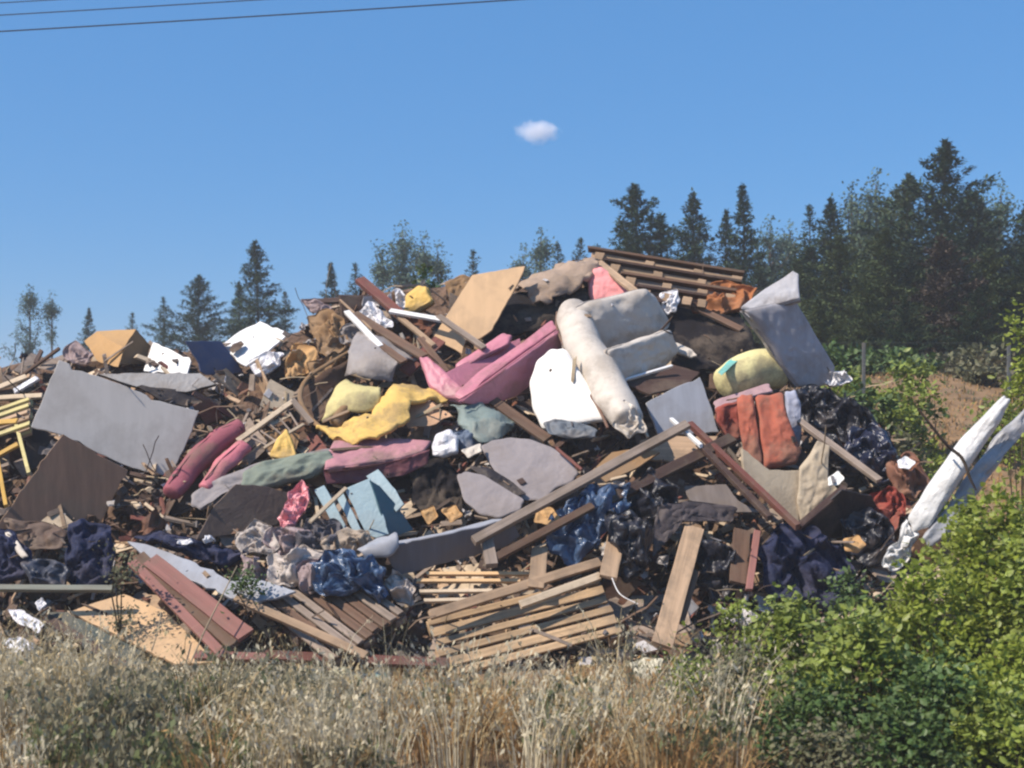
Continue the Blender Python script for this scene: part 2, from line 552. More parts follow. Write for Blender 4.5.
def rubble(name, label, cat, N, kinds, mats, seed, lmin, lmax):
    rnd = random.Random(seed)
    V = []; Fa = []; MI = []
    for i in range(N):
        px = rnd.uniform(-90, 925)
        top = ridge(px)
        py = top - 6 + (672 - top) * (rnd.random() ** 0.95)
        c = P(px, py, hd(px, py) - rnd.uniform(-0.05, 0.24))
        rot = rand_rot(rnd)
        k = rnd.choice(kinds); mi = rnd.randrange(len(mats))
        b = len(V)
        L = rnd.uniform(lmin, lmax) * (0.6 + rnd.random() ** 3)
        if k == 'stick':
            w = rnd.uniform(.012, .05); h = rnd.uniform(.008, .025)
            for v in box_verts(0, 0, 0, L, w, h):
                v = Vector(v) + Vector((rnd.uniform(-.02, .02), 0, 0)); V.append(c + rot @ v)
            Fa += [tuple(b + q for q in f) for f in BOXF]; MI += [mi] * 6
        elif k == 'chip':
            w = L * rnd.uniform(.35, .9); h = rnd.uniform(.006, .02); sk = rnd.uniform(-.3, .3)
            for v in box_verts(0, 0, 0, L, w, h):
                V.append(c + rot @ Vector((v[0] * (1 + rnd.uniform(-.25, .1)) + v[1] * sk, v[1] * (1 + rnd.uniform(-.2, .2)), v[2])))
            Fa += [tuple(b + q for q in f) for f in BOXF]; MI += [mi] * 6
        elif k == 'rag':
            K = 7
            ph = rnd.uniform(0, 50)
            for a in range(K):
                for e in range(K):
                    x = (a / (K - 1) - .5) * L; y = (e / (K - 1) - .5) * L * .8
                    z = L * .5 * noise.noise(Vector((x * 9 / max(L, .1) * .35, y * 9 / max(L, .1) * .35, ph))) + L * .15 * noise.noise(Vector((x * 30, y * 30, ph)))
                    V.append(c + rot @ Vector((x * (1 + .3 * noise.noise(Vector((y * 12, ph, 0)))), y, z)))
            for a in range(K - 1):
                for e in range(K - 1):
                    q = b + a * K + e
                    Fa.append((q, q + 1, q + K + 1, q + K)); MI.append(mi)
        elif k == 'twig':
            r = rnd.uniform(.003, .007); pts = []
            d = rot @ Vector((1, 0, 0)); p = c.copy(); up = Vector((0, -0.5, .5)) * rnd.random()
            L *= 1.7
            for s_ in range(6):
                pts.append(p.copy()); d = (d + Vector((rnd.gauss(0, .2), rnd.gauss(0, .2), rnd.gauss(0, .2))) + up * .1).normalized(); p += d * L / 6
            for p in pts:
                for a in range(3):
                    an = a * 2.1
                    V.append(p + Vector((math.cos(an) * r, 0, math.sin(an) * r)) + Vector((0, math.sin(an) * r, 0)))
            for s_ in range(5):
                for a in range(3):
                    q = b + s_ * 3
                    Fa.append((q + a, q + (a + 1) % 3, q + 3 + (a + 1) % 3, q + 3 + a)); MI.append(mi)
    o = link_mesh(name, V, Fa, mats, mids=MI)
    tag(o, label, cat, kind='stuff')
    return o

rubble('broken_wood', 'countless splintered sticks and board ends filling the heap', 'wood scraps', 1900, ['stick', 'stick', 'chip'],
       [W_GREY, W_BROWN, W_DARK, W_GREY, W_BROWN, W_TAN, W_DARK, W_GREY, W_RED, W_PALE, W_PALE], 11, .08, .42)
rubble('torn_scraps', 'countless torn rags, paper and plastic scraps between the larger rubbish', 'scraps', 1250, ['rag', 'rag', 'chip'],
       [M('scrap_white', (205, 200, 200), .7), M('scrap_brown', (100, 76, 60), .9), M('scrap_grey', (112, 108, 112), .8), M('scrap_dark', (88, 76, 72), .8),
        M('scrap_tan', (165, 130, 96), .85), M('scrap_brown', (100, 76, 60)), M('scrap_dark', (44, 42, 52)), M('scrap_dark', (44, 42, 52)), M('scrap_white', (205, 200, 200)), M('scrap_rust', (120, 74, 52), .8)], 12, .05, .22)
rubble('dry_twigs', 'tangle of dry twigs and stalks caught all over the heap', 'twigs', 700, ['twig'],
       [M('twig_brown', (112, 88, 70), .9), M('twig_dark', (64, 50, 46), .9), M('twig_pale', (170, 150, 120), .9)], 13, .15, .5)

# ------------------------------------------------------------------ trees
def quad_leaf(V, Fa, c, d, s, L, w):
    b = len(V)
    V += [c - s * w * .5, c + d * L * .5 - s * w * .1, c + s * w * .5 + d * L * .4, c + d * L]
    V[b + 1] = c + d * L * .45 - s * w * .55; V[b + 2] = c + d * L
    V[b + 3] = c + d * L * .45 + s * w * .55; V[b] = c
    Fa.append((b, b + 1, b + 2, b + 3))

def trunk_mesh(V, Fa, pts, seg=6):
    b0 = len(V)
    for p, r in pts:
        for j in range(seg):
            a = 2 * math.pi * j / seg
            V.append(Vector((p[0] + math.cos(a) * r, p[1] + math.sin(a) * r, p[2])))
    for i in range(len(pts) - 1):
        for j in range(seg):
            q = b0 + i * seg
            Fa.append((q + j, q + (j + 1) % seg, q + seg + (j + 1) % seg, q + seg + j))

def conifer(seed, H=8.0, W=2.0, dens=1.0, ragged=.35, bare=.1, lean=0.0):
    rnd = random.Random(seed)
    TV, TF = [], []
    trunk_mesh(TV, TF, [((lean * (t ** 2), 0, H * t), .11 * (1 - t) + .012) for t in [0, .2, .4, .6, .8, .97]])
    V, Fa = [], []
    z = H * bare
    gap = [rnd.random() for _ in range(8)]
    while z < H:
        t = z / H
        nb = rnd.choice((4, 5, 6))
        a0 = rnd.uniform(0, 6.28)
        for k in range(nb):
            a = a0 + k * 6.283 / nb + rnd.uniform(-.3, .3)
            env = (1 - t) ** 0.95 * (0.55 + 0.45 * min(1, (t + .05) * 6))
            L = W * env * (1 - ragged + ragged * 2 * rnd.random()) * (0.72 + 0.5 * gap[int(a * 1.27 + t * 3) % 8]) + .06
            if rnd.random() < ragged * .35: continue
            base = Vector((lean * t * t, 0, z))
            rise = rnd.uniform(-.05, .35) + t * .5
            dirv = Vector((math.cos(a), math.sin(a), rise)).normalized()
            n = int((7 + L * 36) * dens)
            for q in range(n):
                s_ = rnd.random() ** .75
                droop = -0.22 * L * s_ * s_ + 0.1 * L * s_ ** 4
                c = base + dirv * (L * s_) + Vector((0, 0, droop))
                sw = .20 * L * (1 - s_ * .7) + .05
                c += Vector((rnd.gauss(0, sw * .5), rnd.gauss(0, sw * .5), rnd.gauss(0, .05)))
                d = (dirv * .8 + Vector((rnd.gauss(0, .6), rnd.gauss(0, .6), rnd.gauss(-.15, .35)))).normalized()
                sd_ = d.cross(Vector((rnd.gauss(0, .3), rnd.gauss(0, .3), 1))).normalized()
                quad_leaf(V, Fa, c, d, sd_, rnd.uniform(.15, .30) * (1 - .35 * t), rnd.uniform(.055, .10))
        z += H * rnd.uniform(.013, .03)
    for q in range(int(10 * dens)):
        quad_leaf(V, Fa, Vector((lean, 0, H * (1 - .004 * q))), Vector((rnd.gauss(0, .4), rnd.gauss(0, .4), 1)).normalized(), Vector((rnd.gauss(0, 1), rnd.gauss(0, 1), 0)).normalized(), .22, .05)
    return (TV, TF), (V, Fa)

def loose_tree(seed, H=7.0, W=1.5, n_limb=12, leaf=.11, dens=1.0):
    """a thin-crowned broadleaved tree of upright limbs with loose tufts"""
    rnd = random.Random(seed)
    TV, TF, V, Fa = [], [], [], []
    trunk_mesh(TV, TF, [((0, 0, H * t), .09 * (1 - t) + .012) for t in [0, .25, .5, .75, .93]])
    for k in range(n_limb):
        z0 = H * rnd.uniform(.2, .85); a = rnd.uniform(0, 6.28)
        L = W * (1.15 - z0 / H) * rnd.uniform(.6, 1.2)
        p = Vector((0, 0, z0)); pts = [((p.x, p.y, p.z), .035)]
        d = Vector((math.cos(a), math.sin(a), rnd.uniform(.5, 1.3))).normalized()
        for s_ in range(5):
            d = (d + Vector((rnd.gauss(0, .12), rnd.gauss(0, .12), .14))).normalized()
            p = p + d * L / 4
            pts.append(((p.x, p.y, p.z), .03 * (1 - s_ / 5) + .006))
            for q in range(int(rnd.uniform(14, 42) * dens)):
                c = p + Vector((rnd.gauss(0, .17), rnd.gauss(0, .17), rnd.gauss(0, .17)))
                dd = Vector((rnd.gauss(0, 1), rnd.gauss(0, 1), rnd.gauss(-.2, .8))).normalized()
                ss = dd.cross(Vector((rnd.gauss(0, 1), rnd.gauss(0, 1), rnd.gauss(0, 1)))).normalized()
                quad_leaf(V, Fa, c, dd, ss, leaf * rnd.uniform(.7, 1.4), leaf * .5)
        trunk_mesh(TV, TF, pts, 4)
    for q in range(int(60 * dens)):
        c = Vector((rnd.gauss(0, .12), rnd.gauss(0, .12), H * rnd.uniform(.82, 1)))
        dd = Vector((rnd.gauss(0, 1), rnd.gauss(0, 1), rnd.gauss(0, 1))).normalized()
        ss = dd.cross(Vector((rnd.gauss(0, 1), 1, rnd.gauss(0, 1)))).normalized()
        quad_leaf(V, Fa, c, dd, ss, leaf, leaf * .5)
    return (TV, TF), (V, Fa)

def to_mesh(name, vf, mat):
    me = bpy.data.meshes.new(name); me.from_pydata([tuple(v) for v in vf[0]], [], vf[1]); me.materials.append(mat); me.update(); return me

BARK = M('bark', (92, 74, 62), .95)
NEEDLE = M('needle', (60, 82, 52), .7, var=.4, dirt=0, scale=.6, trans=.12)
NEEDLE2 = M('needle_olive', (88, 102, 58), .7, var=.4, dirt=0, scale=.6, trans=.12)
NEEDLE3 = M('needle_dead', (92, 78, 66), .9, var=.3, dirt=0, scale=.6)
LEAFB = M('leaf_bluish', (92, 114, 96), .7, var=.3, dirt=0, scale=.6, trans=.2)
PROTO = {}
for k, (seed, W, dn, rg, bare) in enumerate([(1, 3.0, 1.7, .4, .03), (2, 4.0, 2.1, .6, .03), (3, 2.4, 1.6, .45, .05), (4, 4.2, 2.0, .65, .04), (5, 2.5, .9, .6, .06)]):
    t, c = conifer(seed, 8.0, W, dn, rg, bare, lean=random.Random(seed).uniform(-.3, .3))
    PROTO['c%d' % k] = (to_mesh('conifer_trunk', t, BARK), to_mesh('conifer_crown', c, NEEDLE), 8.0)
    PROTO['o%d' % k] = (PROTO['c%d' % k][0], None, 8.0)
def recolour(src, dst, mat):
    me = src[1].copy(); me.materials.clear(); me.materials.append(mat); PROTO[dst] = (src[0], me, src[2])
recolour(PROTO['c1'], 'o1', NEEDLE2); recolour(PROTO['c3'], 'o3', NEEDLE2); recolour(PROTO['c0'], 'o0', NEEDLE2)
recolour(PROTO['c3'], 'd3', NEEDLE3)
for k, (seed, W, nl, dn) in enumerate([(21, 1.7, 14, 1.3), (22, 2.3, 22, 1.6), (23, 1.2, 11, 1.2)]):
    t, c = loose_tree(seed, 7.0, W, nl, .13, dn)
    PROTO['b%d' % k] = (to_mesh('tree_trunk', t, BARK), to_mesh('tree_crown', c, LEAFB), 7.0)

def tree(kind, px, tip, d, label, wide=1.0, rot=None):
    x = (px - CX) / F * d
    z0 = tz(x, d) - .1
    H = (EYE - (tip - CY) / F * d) - z0
    tr, cr, h = PROTO[kind]
    con = kind[0] != 'b'
    e = thing('conifer_tree' if con else 'broadleaf_tree', (x, d, z0), label, 'tree',
              'trees behind the heap')
    s = H / h
    e.scale = (s * wide, s * wide, s)
    e.rotation_euler.z = random.Random(px * 3 + tip).uniform(0, 6.28) if rot is None else rot
    for nm, me in (('trunk', tr), ('crown', cr)):
        o = bpy.data.objects.new(nm, me); C.objects.link(o); o.parent = e

TREES = [
 ('b0', 30, 283, 38, 'loose bluish broadleaf tree, leftmost on the skyline'),
 ('b2', 52, 290, 38, 'thin broadleaf tree just right of the leftmost skyline tree'),
 ('c2', 88, 309, 42, 'small dark conifer between the leftmost loose trees and the tan cardboard box'),
 ('c4', 133, 314, 44, 'tiny spindly conifer tip showing over the tan cardboard box'),
 ('c4', 164, 299, 40, 'short ragged conifer above the white panel at left'),
 ('c1', 198, 276, 38, 'wide ragged conifer above the blue panel'),
 ('c2', 239, 283, 37, 'narrow conifer touching the left side of the tall pointed one'),
 ('c0', 259, 243, 36, 'tall pointed conifer above the white board with an oval hole'),
 ('c4', 286, 294, 40, 'low sparse conifer just right of the tall pointed one'),
 ('c2', 333, 264, 36, 'compact dark conifer left of the dark red beam'),
 ('c4', 356, 266, 40, 'slender conifer beside the dark red beam on the ridge'),
 ('b2', 383, 246, 34, 'thin broadleaf tree on the left of the middle clump'),
 ('b1', 403, 221, 34, 'tallest loose broadleaf tree of the middle clump'),
 ('b2', 424, 231, 35, 'upright broadleaf tree in the middle clump above the yellow foam block'),
 ('b2', 438, 240, 36, 'short broadleaf tree on the right of the middle clump'),
 ('c4', 472, 253, 40, 'small conifer tip above the large tan board'),
 ('b2', 523, 243, 36, 'short broadleaf tree right of the large tan board'),
 ('b0', 541, 226, 35, 'loose broadleaf tree standing above the bundle of old cloth'),
 ('c4', 559, 246, 37, 'small dark conifer beside the loose broadleaf tree over the cloth bundle'),
 ('c4', 579, 241, 40, 'thin conifer tip left of the stacked pallets'),
 ('c1', 640, 186, 30, 'broad dark conifer rising behind the stacked pallets'),
 ('c3', 664, 214, 31, 'lower shaggy conifer overlapping the broad one behind the pallets'),
 ('c0', 692, 196, 32, 'dense conifer over the right end of the stacked pallets'),
 ('c2', 726, 213, 32, 'short pointed conifer left of the slim spire shaped one'),
 ('c2', 746, 187, 31, 'slim spire shaped conifer above the upright grey mattress'),
 ('b1', 770, 215, 35, 'pale sparse broadleaf tree right of the slim spire'),
 ('b0', 790, 220, 36, 'pale thin broadleaf tree in the gap over the upright mattress'),
 ('c4', 811, 209, 32, 'ragged conifer right of the pale thin broadleaf trees'),
 ('c0', 831, 200, 31, 'pointed conifer at the left edge of the dense wood'),
 ('b1', 852, 180, 33, 'tall feathery broadleaf tree in the dense wood'),
 ('b1', 876, 168, 33, 'tallest feathery broadleaf tree, left of the giant conifer'),
 ('o1', 903, 176, 30, 'olive green conifer just left of the giant conifer'),
 ('c1', 938, 143, 28, 'giant dark conifer, the tallest tree of the wood'),
 ('c3', 966, 190, 29, 'shaggy conifer leaning on the right of the giant conifer'),
 ('b1', 984, 186, 31, 'feathery grey green tree second from the right edge'),
 ('b1', 1001, 180, 31, 'feathery grey green tree near the right edge of the photo'),
 ('c0', 1022, 206, 29, 'dark conifer at the right edge of the photo'),
 ('c3', 1050, 190, 29, 'shaggy conifer cut by the right edge'),
 ('o1', 793, 262, 27, 'bushy olive conifer low behind the upright mattress'),
 ('o3', 842, 236, 25, 'wide olive conifer in the front of the wood'),
 ('c1', 808, 250, 28, 'dark bushy conifer low in the wood left of the wide olive one'),
 ('o1', 883, 232, 24, 'olive conifer in front of the feathery trees'),
 ('d3', 938, 236, 23, 'dead reddish brown conifer in front of the giant one'),
 ('c3', 915, 258, 24, 'low dark conifer left of the dead brown one'),
 ('o1', 990, 250, 23, 'olive conifer right of the dead brown one'),
 ('c1', 1030, 246, 23, 'dark conifer low at the right edge of the wood'),
 ('o3', 868, 284, 22, 'low olive conifer behind the left fence post'),
 ('c3', 756, 268, 30, 'shaggy conifer low behind the rust coloured cloth'),
 ('c3', 700, 246, 31, 'shaggy dark conifer filling in behind the pallets'),
 ('c1', 975, 290, 22, 'low bushy conifer behind the fence wires'),
 ('c1', 905, 300, 21.5, 'lowest bushy conifer behind the fence near the yellow green shoots'),
 ('o1', 822, 300, 22, 'low olive conifer right of the upright mattress'),
 ('c3', 1085, 230, 26, 'conifer just outside the right edge'),
]
for t in TREES: tree(*t[:5], wide={'c2': .85}.get(t[0], 1.0) * (1.15 if t[2] > 225 and t[1] > 750 else 1.0))

# ------------------------------------------------------------------ leafy shrubs
def shrub_mesh(seed, W, H, n_clump, per, leaf, upright=.5):
    rnd = random.Random(seed)
    V, Fa, SV, SF = [], [], [], []
    for k in range(n_clump):
        a = rnd.uniform(0, 6.28); rr = math.sqrt(rnd.random()); t = rnd.random() ** .8
        if noise.noise(Vector((math.cos(a) * rr * 2.4, math.sin(a) * rr * 2.4, t * 3 + seed))) < -.27: continue
        env = math.sin(math.pi * min(1, t * .62 + .25)) * (0.8 + .35 * noise.noise(Vector((a * 2, seed, t * 3))))
        c = Vector((math.cos(a) * rr * W / 2 * env, math.sin(a) * rr * W / 2 * env, H * (.08 + t * .92) * (1 - .25 * rr * rr)))
        if k % 2 == 0:
            b = Vector((c.x * .25, c.y * .25, 0)); mid = b.lerp(c, .5) + Vector((rnd.gauss(0, .04), rnd.gauss(0, .04), 0))
            trunk_mesh(SV, SF, [(b, .008), (mid, .006), (c, .003)], 3)
        R0 = rnd.uniform(.035, .085)
        for q in range(int(per * .7 * rnd.uniform(.4, 1.5))):
            p = c + Vector((rnd.gauss(0, R0), rnd.gauss(0, R0), rnd.gauss(0, R0 * upright * 2)))
            d = Vector((rnd.gauss(0, .8), rnd.gauss(0, .8), rnd.gauss(.1, .6))).normalized()
            s = d.cross(Vector((rnd.gauss(0, .6), rnd.gauss(0, .6), 1))).normalized()
            L = leaf * 1.05 * rnd.uniform(.5, 1.35); w = L * .62
            b = len(V)
            fold = d.cross(s) * w * .12
            V.extend([p, p + d * L * .3 - s * w * .5 + fold, p + d * L * .7 - s * w * .4 + fold, p + d * L, p + d * L * .7 + s * w * .4 + fold, p + d * L * .3 + s * w * .5 + fold])
            Fa.append((b, b + 1, b + 2, b + 3)); Fa.append((b, b + 3, b + 4, b + 5))
    return (SV, SF), (V, Fa)
L_BRIGHT = M('leaf_bright', (158, 172, 52), .45, var=.4, dirt=.1, scale=1.3, trans=.38, spec=.5)
L_GREEN = M('leaf_green', (140, 156, 54), .45, var=.4, dirt=.1, scale=1.3, trans=.25, spec=.5)
L_DARK = M('leaf_dark', (82, 108, 48), .5, var=.35, dirt=.1, scale=1.3, trans=.2, spec=.4)
L_OLIVE = M('leaf_olive', (118, 118, 84), .6, var=.35, dirt=.3, scale=1.3, trans=.2)
STEM = M('stem', (96, 82, 58), .9)
def shrub(px, top, d, W, mat, seed, label, n=46, per=85, leaf=.045, z0=None, upright=.5, name='shrub'):
    x = (px - CX) / F * d
    zb = tz(x, d) if z0 is None else z0
    H = EYE - (top - CY) / F * d - zb
    s, l = shrub_mesh(seed, W, H, n, per, leaf, upright)
    e = thing(name, (x, d, zb), label, 'shrub', None)
    for nm, vf, m in (('stem', s, STEM), ('foliage', l, mat)):
        o = bpy.data.objects.new(nm, to_mesh(nm, vf, m)); C.objects.link(o); o.parent = e
shrub(985, 488, 7.7, 1.25, L_BRIGHT, 1, 'large yellow green leafy bush at the bottom right corner', 120, 100, .044)
shrub(925, 560, 7.3, 0.9, L_BRIGHT, 2, 'yellow green bush directly left of the large corner bush', 60, 100, .042)
shrub(1040, 505, 7.2, 0.9, L_GREEN, 3, 'green bush at the right edge in front of the large corner bush', 60, 90)
shrub(790, 596, 7.9, 0.75, L_GREEN, 4, 'mid green bush below the dark blue cloth', 50, 90, .042)
shrub(745, 640, 7.4, 0.6, L_OLIVE, 5, 'dusty olive bush at the foot of the leaning plank', 36, 80, .03)
shrub(850, 570, 8.6, 0.6, L_DARK, 6, 'dark green bush between the mid green bush and the white roll', 40, 90, .035)
shrub(860, 625, 7.0, 0.9, L_GREEN, 7, 'green bush low in the middle of the right hand thicket', 60, 90)
shrub(940, 665, 6.6, 1.0, L_DARK, 8, 'dark green bush at the bottom edge right of centre', 50, 90, .035)
shrub(820, 690, 6.7, 0.8, L_DARK, 9, 'dark green bush low at the bottom edge near the olive bush', 46, 80, .035)
shrub(1000, 640, 6.8, 0.9, L_BRIGHT, 10, 'yellow green bush low under the corner bush', 50, 80, .04)
shrub(735, 590, 8.9, 0.3, L_GREEN, 11, 'small green sapling in front of the thin upright plank', 14, 50, .04)
shrub(915, 345, 14.5, 0.75, L_GREEN, 12, 'green shoots by the fence over the bare earth bank', 30, 60, .07)
shrub(872, 388, 14.2, 1.3, L_DARK, 13, 'dark green undergrowth at the foot of the left fence post', 50, 80, .07)
shrub(905, 420, 13.2, 0.8, L_OLIVE, 14, 'olive scrub on the left side of the bare earth bank', 30, 60, .06)
shrub(1022, 300, 10.5, 0.45, L_BRIGHT, 15, 'tall yellow green sapling at the right edge by the fence post', 34, 70, .05, upright=.8)
shrub(940, 425, 12.6, 0.8, L_BRIGHT, 16, 'yellow green scrub at the foot of the earth bank', 22, 60, .05)
shrub(985, 372, 17.0, 1.2, L_OLIVE, 17, 'olive scrub along the top of the earth bank', 24, 60, .07)
shrub(880, 440, 11.9, 0.35, L_BRIGHT, 18, 'small bright green plant between the black bags and the bank', 14, 60, .045)
shrub(905, 715, 6.3, 0.8, L_DARK, 28, 'lowest dark green bush, added to darken the ground under the left yellow green bush', 44, 80, .035)  # dark shrub added so the ground under the bushes looks shadowed
shrub(1000, 705, 6.3, 0.8, L_GREEN, 29, 'green bush filling the bottom right corner', 44, 80, .04)
shrub(830, 730, 6.2, 0.6, L_OLIVE, 30, 'dusty low bush at the bottom edge right of the seeding weeds', 34, 70, .03)
shrub(1018, 455, 8.2, 0.7, L_BRIGHT, 31, 'thin leafy yellow green sapling rising past the white roll at the right edge', 26, 60, .042, upright=.8)
shrub(900, 400, 14.0, 0.8, L_GREEN, 32, 'green scrub on the left edge of the earth bank beside the dark scrub', 34, 70, .06)
shrub(1000, 398, 14.6, 0.9, L_GREEN, 33, 'green scrub at the foot of the right fence post', 34, 70, .06)
shrub(60, 690, 7.2, 0.5, L_OLIVE, 34, 'low greyish weed bush among the oats at the far left', 26, 60, .03, name='weed')
shrub(300, 676, 7.6, 0.45, L_OLIVE, 35, 'low greyish weed bush in the grass below the flat pallet', 24, 60, .03, name='weed')
shrub(690, 655, 7.6, 0.4, L_GREEN, 36, 'small round green weed in the dry grass left of the bushes', 26, 70, .03, name='weed')
shrub(842, 372, 15.5, 1.3, L_GREEN, 23, 'green undergrowth right behind the white stuffing beside the upright mattress', 44, 80, .07)
shrub(838, 352, 18.5, 2.0, L_DARK, 24, 'dark undergrowth along the foot of the wood left of the left fence post', 60, 80, .09)
shrub(900, 356, 18.8, 2.0, L_DARK, 25, 'dark undergrowth along the foot of the wood between the fence posts', 60, 80, .09)
shrub(965, 350, 19.0, 1.8, L_OLIVE, 26, 'dull undergrowth under the dead brown conifer', 50, 80, .09)
shrub(862, 405, 13.0, 0.9, L_DARK, 27, 'dark green scrub rising over the black bags', 40, 80, .06)
shrub(204, 318, 14.2, 1.3, M('brush_brown', (120, 84, 64), .9, var=.3, dirt=0), 19, 'dry reddish brown brush behind the blue panel', 40, 70, .07, name='dry_bush')
shrub(425, 262, 15.0, 0.8, L_DARK, 20, 'dark brush behind the yellow foam block on the ridge', 24, 60, .07)
shrub(243, 575, 9.55, 0.22, L_DARK, 21, 'small feathery green weed above the pale blue panel', 12, 60, .03, z0=.55, name='weed')
shrub(120, 545, 9.5, 0.28, L_OLIVE, 22, 'dry olive weed in front of the dark blue bag', 14, 60, .025, z0=.25, name='weed')

# ------------------------------------------------------------------ weeds and dry grass in front
def weeds(name, label, cat, N, mats, seed, xr, yr, hr, heads, blades, dens=None, headsize=.026, xsel=None, bw=.006):
    rnd = random.Random(seed)
    V, Fa, MI = [], [], []
    def strip(pts, w, side, mi):
        b = len(V)
        for i, p in enumerate(pts):
            ww = w * (1 - i / (len(pts) - .7))
            V.append(p - side * ww / 2); V.append(p + side * ww / 2)
        for i in range(len(pts) - 1):
            Fa.append((b + 2 * i, b + 2 * i + 1, b + 2 * i + 3, b + 2 * i + 2)); MI.append(mi)
    for k in range(N):
        y = rnd.uniform(*yr); x = rnd.uniform(*xr) * y / 8.0
        if xsel and rnd.random() > xsel(CX + x / y * F, y): continue
        z = tz(x, y)
        for bl in range(blades):
            h = rnd.uniform(*hr) * (1.0 if y < 7.6 else max(.35, 1 - (y - 7.6) * .42)) * (0.6 + .6 * abs(noise.noise(Vector((x * 1.7, y * 1.7, seed)))) + .1)
            lean = Vector((rnd.gauss(.05, .25), rnd.gauss(-.03, .22), 0)) * h
            p0 = Vector((x + rnd.gauss(0, .03), y + rnd.gauss(0, .03), z))
            pts = [p0 + lean * (t * t) + Vector((0, 0, h * (t - .18 * t * t * t))) for t in (0, .3, .6, .85, 1.0)]
            side = Vector((rnd.gauss(0, 1), rnd.gauss(0, 1), 0)).normalized()
            mi = rnd.randrange(len(mats))
            strip(pts, bw * rnd.uniform(.7, 1.6), side, mi)
            for q in range(heads):
                t = rnd.uniform(.55, 1.0)
                c = p0 + lean * (t * t) + Vector((0, 0, h * (t - .18 * t ** 3)))
                c += Vector((rnd.gauss(0, .022), rnd.gauss(0, .022), -rnd.random() * .03))
                d = Vector((rnd.gauss(0, .6), rnd.gauss(0, .6), rnd.gauss(-.7, .5))).normalized()
                s = d.cross(Vector((rnd.gauss(0, 1), rnd.gauss(0, 1), .3))).normalized()
                L = headsize * rnd.uniform(.6, 1.3); w = L * rnd.uniform(.25, .5)
                b = len(V)
                V.extend([c, c + d * L * .4 - s * w * .5, c + d * L, c + d * L * .4 + s * w * .5])
                Fa.append((b, b + 1, b + 2, b + 3)); MI.append(mi if rnd.random() < .5 else rnd.randrange(len(mats)))
    o = link_mesh(name, V, Fa, mats, mids=MI)
    tag(o, label, cat, kind='stuff')
G_STRAW = M('straw', (204, 182, 134), .8, var=.25, dirt=.1, trans=.25)
G_PALE = M('straw_pale', (216, 204, 172), .8, var=.2, dirt=.05, trans=.25)
G_BROWN = M('straw_brown', (184, 142, 84), .85, var=.3, dirt=.1, trans=.15)
G_GREY = M('weed_grey', (148, 142, 112), .8, var=.3, dirt=.1, trans=.2)
G_GREEN = M('weed_green', (112, 122, 76), .7, var=.3, dirt=.1, trans=.25)
def clumps(name, label, cat, N, mats, seed, hr, nb, heads, headsize, sel, rad=.10, hw=.38, bw=.006, tall=0.0):
    """grass or weeds growing in separate tufts of uneven height"""
    rnd = random.Random(seed)
    V, Fa, MI = [], [], []
    for k in range(N):
        y = rnd.uniform(6.0, 9.5); x = rnd.uniform(-4.4, 4.4) * y / 8.0
        px = CX + x / y * F
        if rnd.random() > sel(px, y): continue
        cl = 1.3 * noise.noise(Vector((x * .95, y * 1.1, seed * 3.3))) + .4 * noise.noise(Vector((x * 3, y * 3, seed)))
        if cl < -.08 and rnd.random() < .88: continue
        near = 1.0 if y < 7.2 else max(.16, 1 - (y - 7.2) * .55)
        if tall and y < 8.6 and rnd.random() < tall: near = max(near, 1.0)
        H0 = rnd.uniform(*hr) * (1 + .85 * cl) * near
        n = int(nb * rnd.uniform(.5, 1.5)); tint = rnd.randrange(len(mats))
        wind = Vector((rnd.gauss(.04, .14), rnd.gauss(0, .12), 0))
        for q in range(n):
            h = H0 * rnd.uniform(.55, 1.1)
            a = rnd.uniform(0, 6.28); r = abs(rnd.gauss(0, rad))
            p0 = Vector((x + math.cos(a) * r, y + math.sin(a) * r, 0)); p0.z = tz(p0.x, p0.y)
            out = Vector((math.cos(a), math.sin(a), 0)) * rnd.uniform(.05, .4) * h + wind * h
            def at(t): return p0 + out * t * t + Vector((0, 0, h * (t - .22 * t ** 3)))
            side = Vector((rnd.gauss(0, 1), rnd.gauss(0, 1), 0)).normalized()
            mi = tint if rnd.random() < .7 else rnd.randrange(len(mats))
            b = len(V)
            for t in (0, .35, .7, 1.0):
                ww = bw * (1 - t * .75) * .6; V.append(at(t) - side * ww); V.append(at(t) + side * ww)
            for i_ in range(3): Fa.append((b + 2 * i_, b + 2 * i_ + 1, b + 2 * i_ + 3, b + 2 * i_ + 2)); MI.append(mi)
            for e in range(heads):
                t = rnd.uniform(.5, 1.02)
                c = at(t) + Vector((rnd.gauss(0, .02), rnd.gauss(0, .02), -rnd.random() * .03))
                dd = Vector((rnd.gauss(0, .45), rnd.gauss(0, .45), rnd.gauss(-.8, .45))).normalized()
                s = dd.cross(Vector((rnd.gauss(0, 1), rnd.gauss(0, 1), .3))).normalized()
                L = headsize * rnd.uniform(.6, 1.3); w = L * hw * rnd.uniform(.6, 1.2)
                b = len(V)
                V.extend([c, c + dd * L * .4 - s * w * .5, c + dd * L, c + dd * L * .4 + s * w * .5])
                Fa.append((b, b + 1, b + 2, b + 3)); MI.append(mi)
    o = link_mesh(name, V, Fa, mats, mids=MI)
    tag(o, label, cat, kind='stuff')
clumps('wild_oats', 'pale drooping wild oat heads along the bottom of the photo', 'dry grass', 760, [G_PALE, G_STRAW, G_PALE], 31, (.42, .72), 26, 6, .036, lambda px, y: 1.0 if px < 340 else (.12 if px < 640 else (.25 if px < 760 else .06)), rad=.09, tall=.10)
clumps('tall_weeds', 'grey green leafy weeds growing between the oats', 'weeds', 420, [G_GREEN, G_GREY, G_GREY], 32, (.25, .52), 26, 7, .045, lambda px, y: .75 if px < 360 else (.12 if px < 780 else .05), rad=.09, hw=.5)
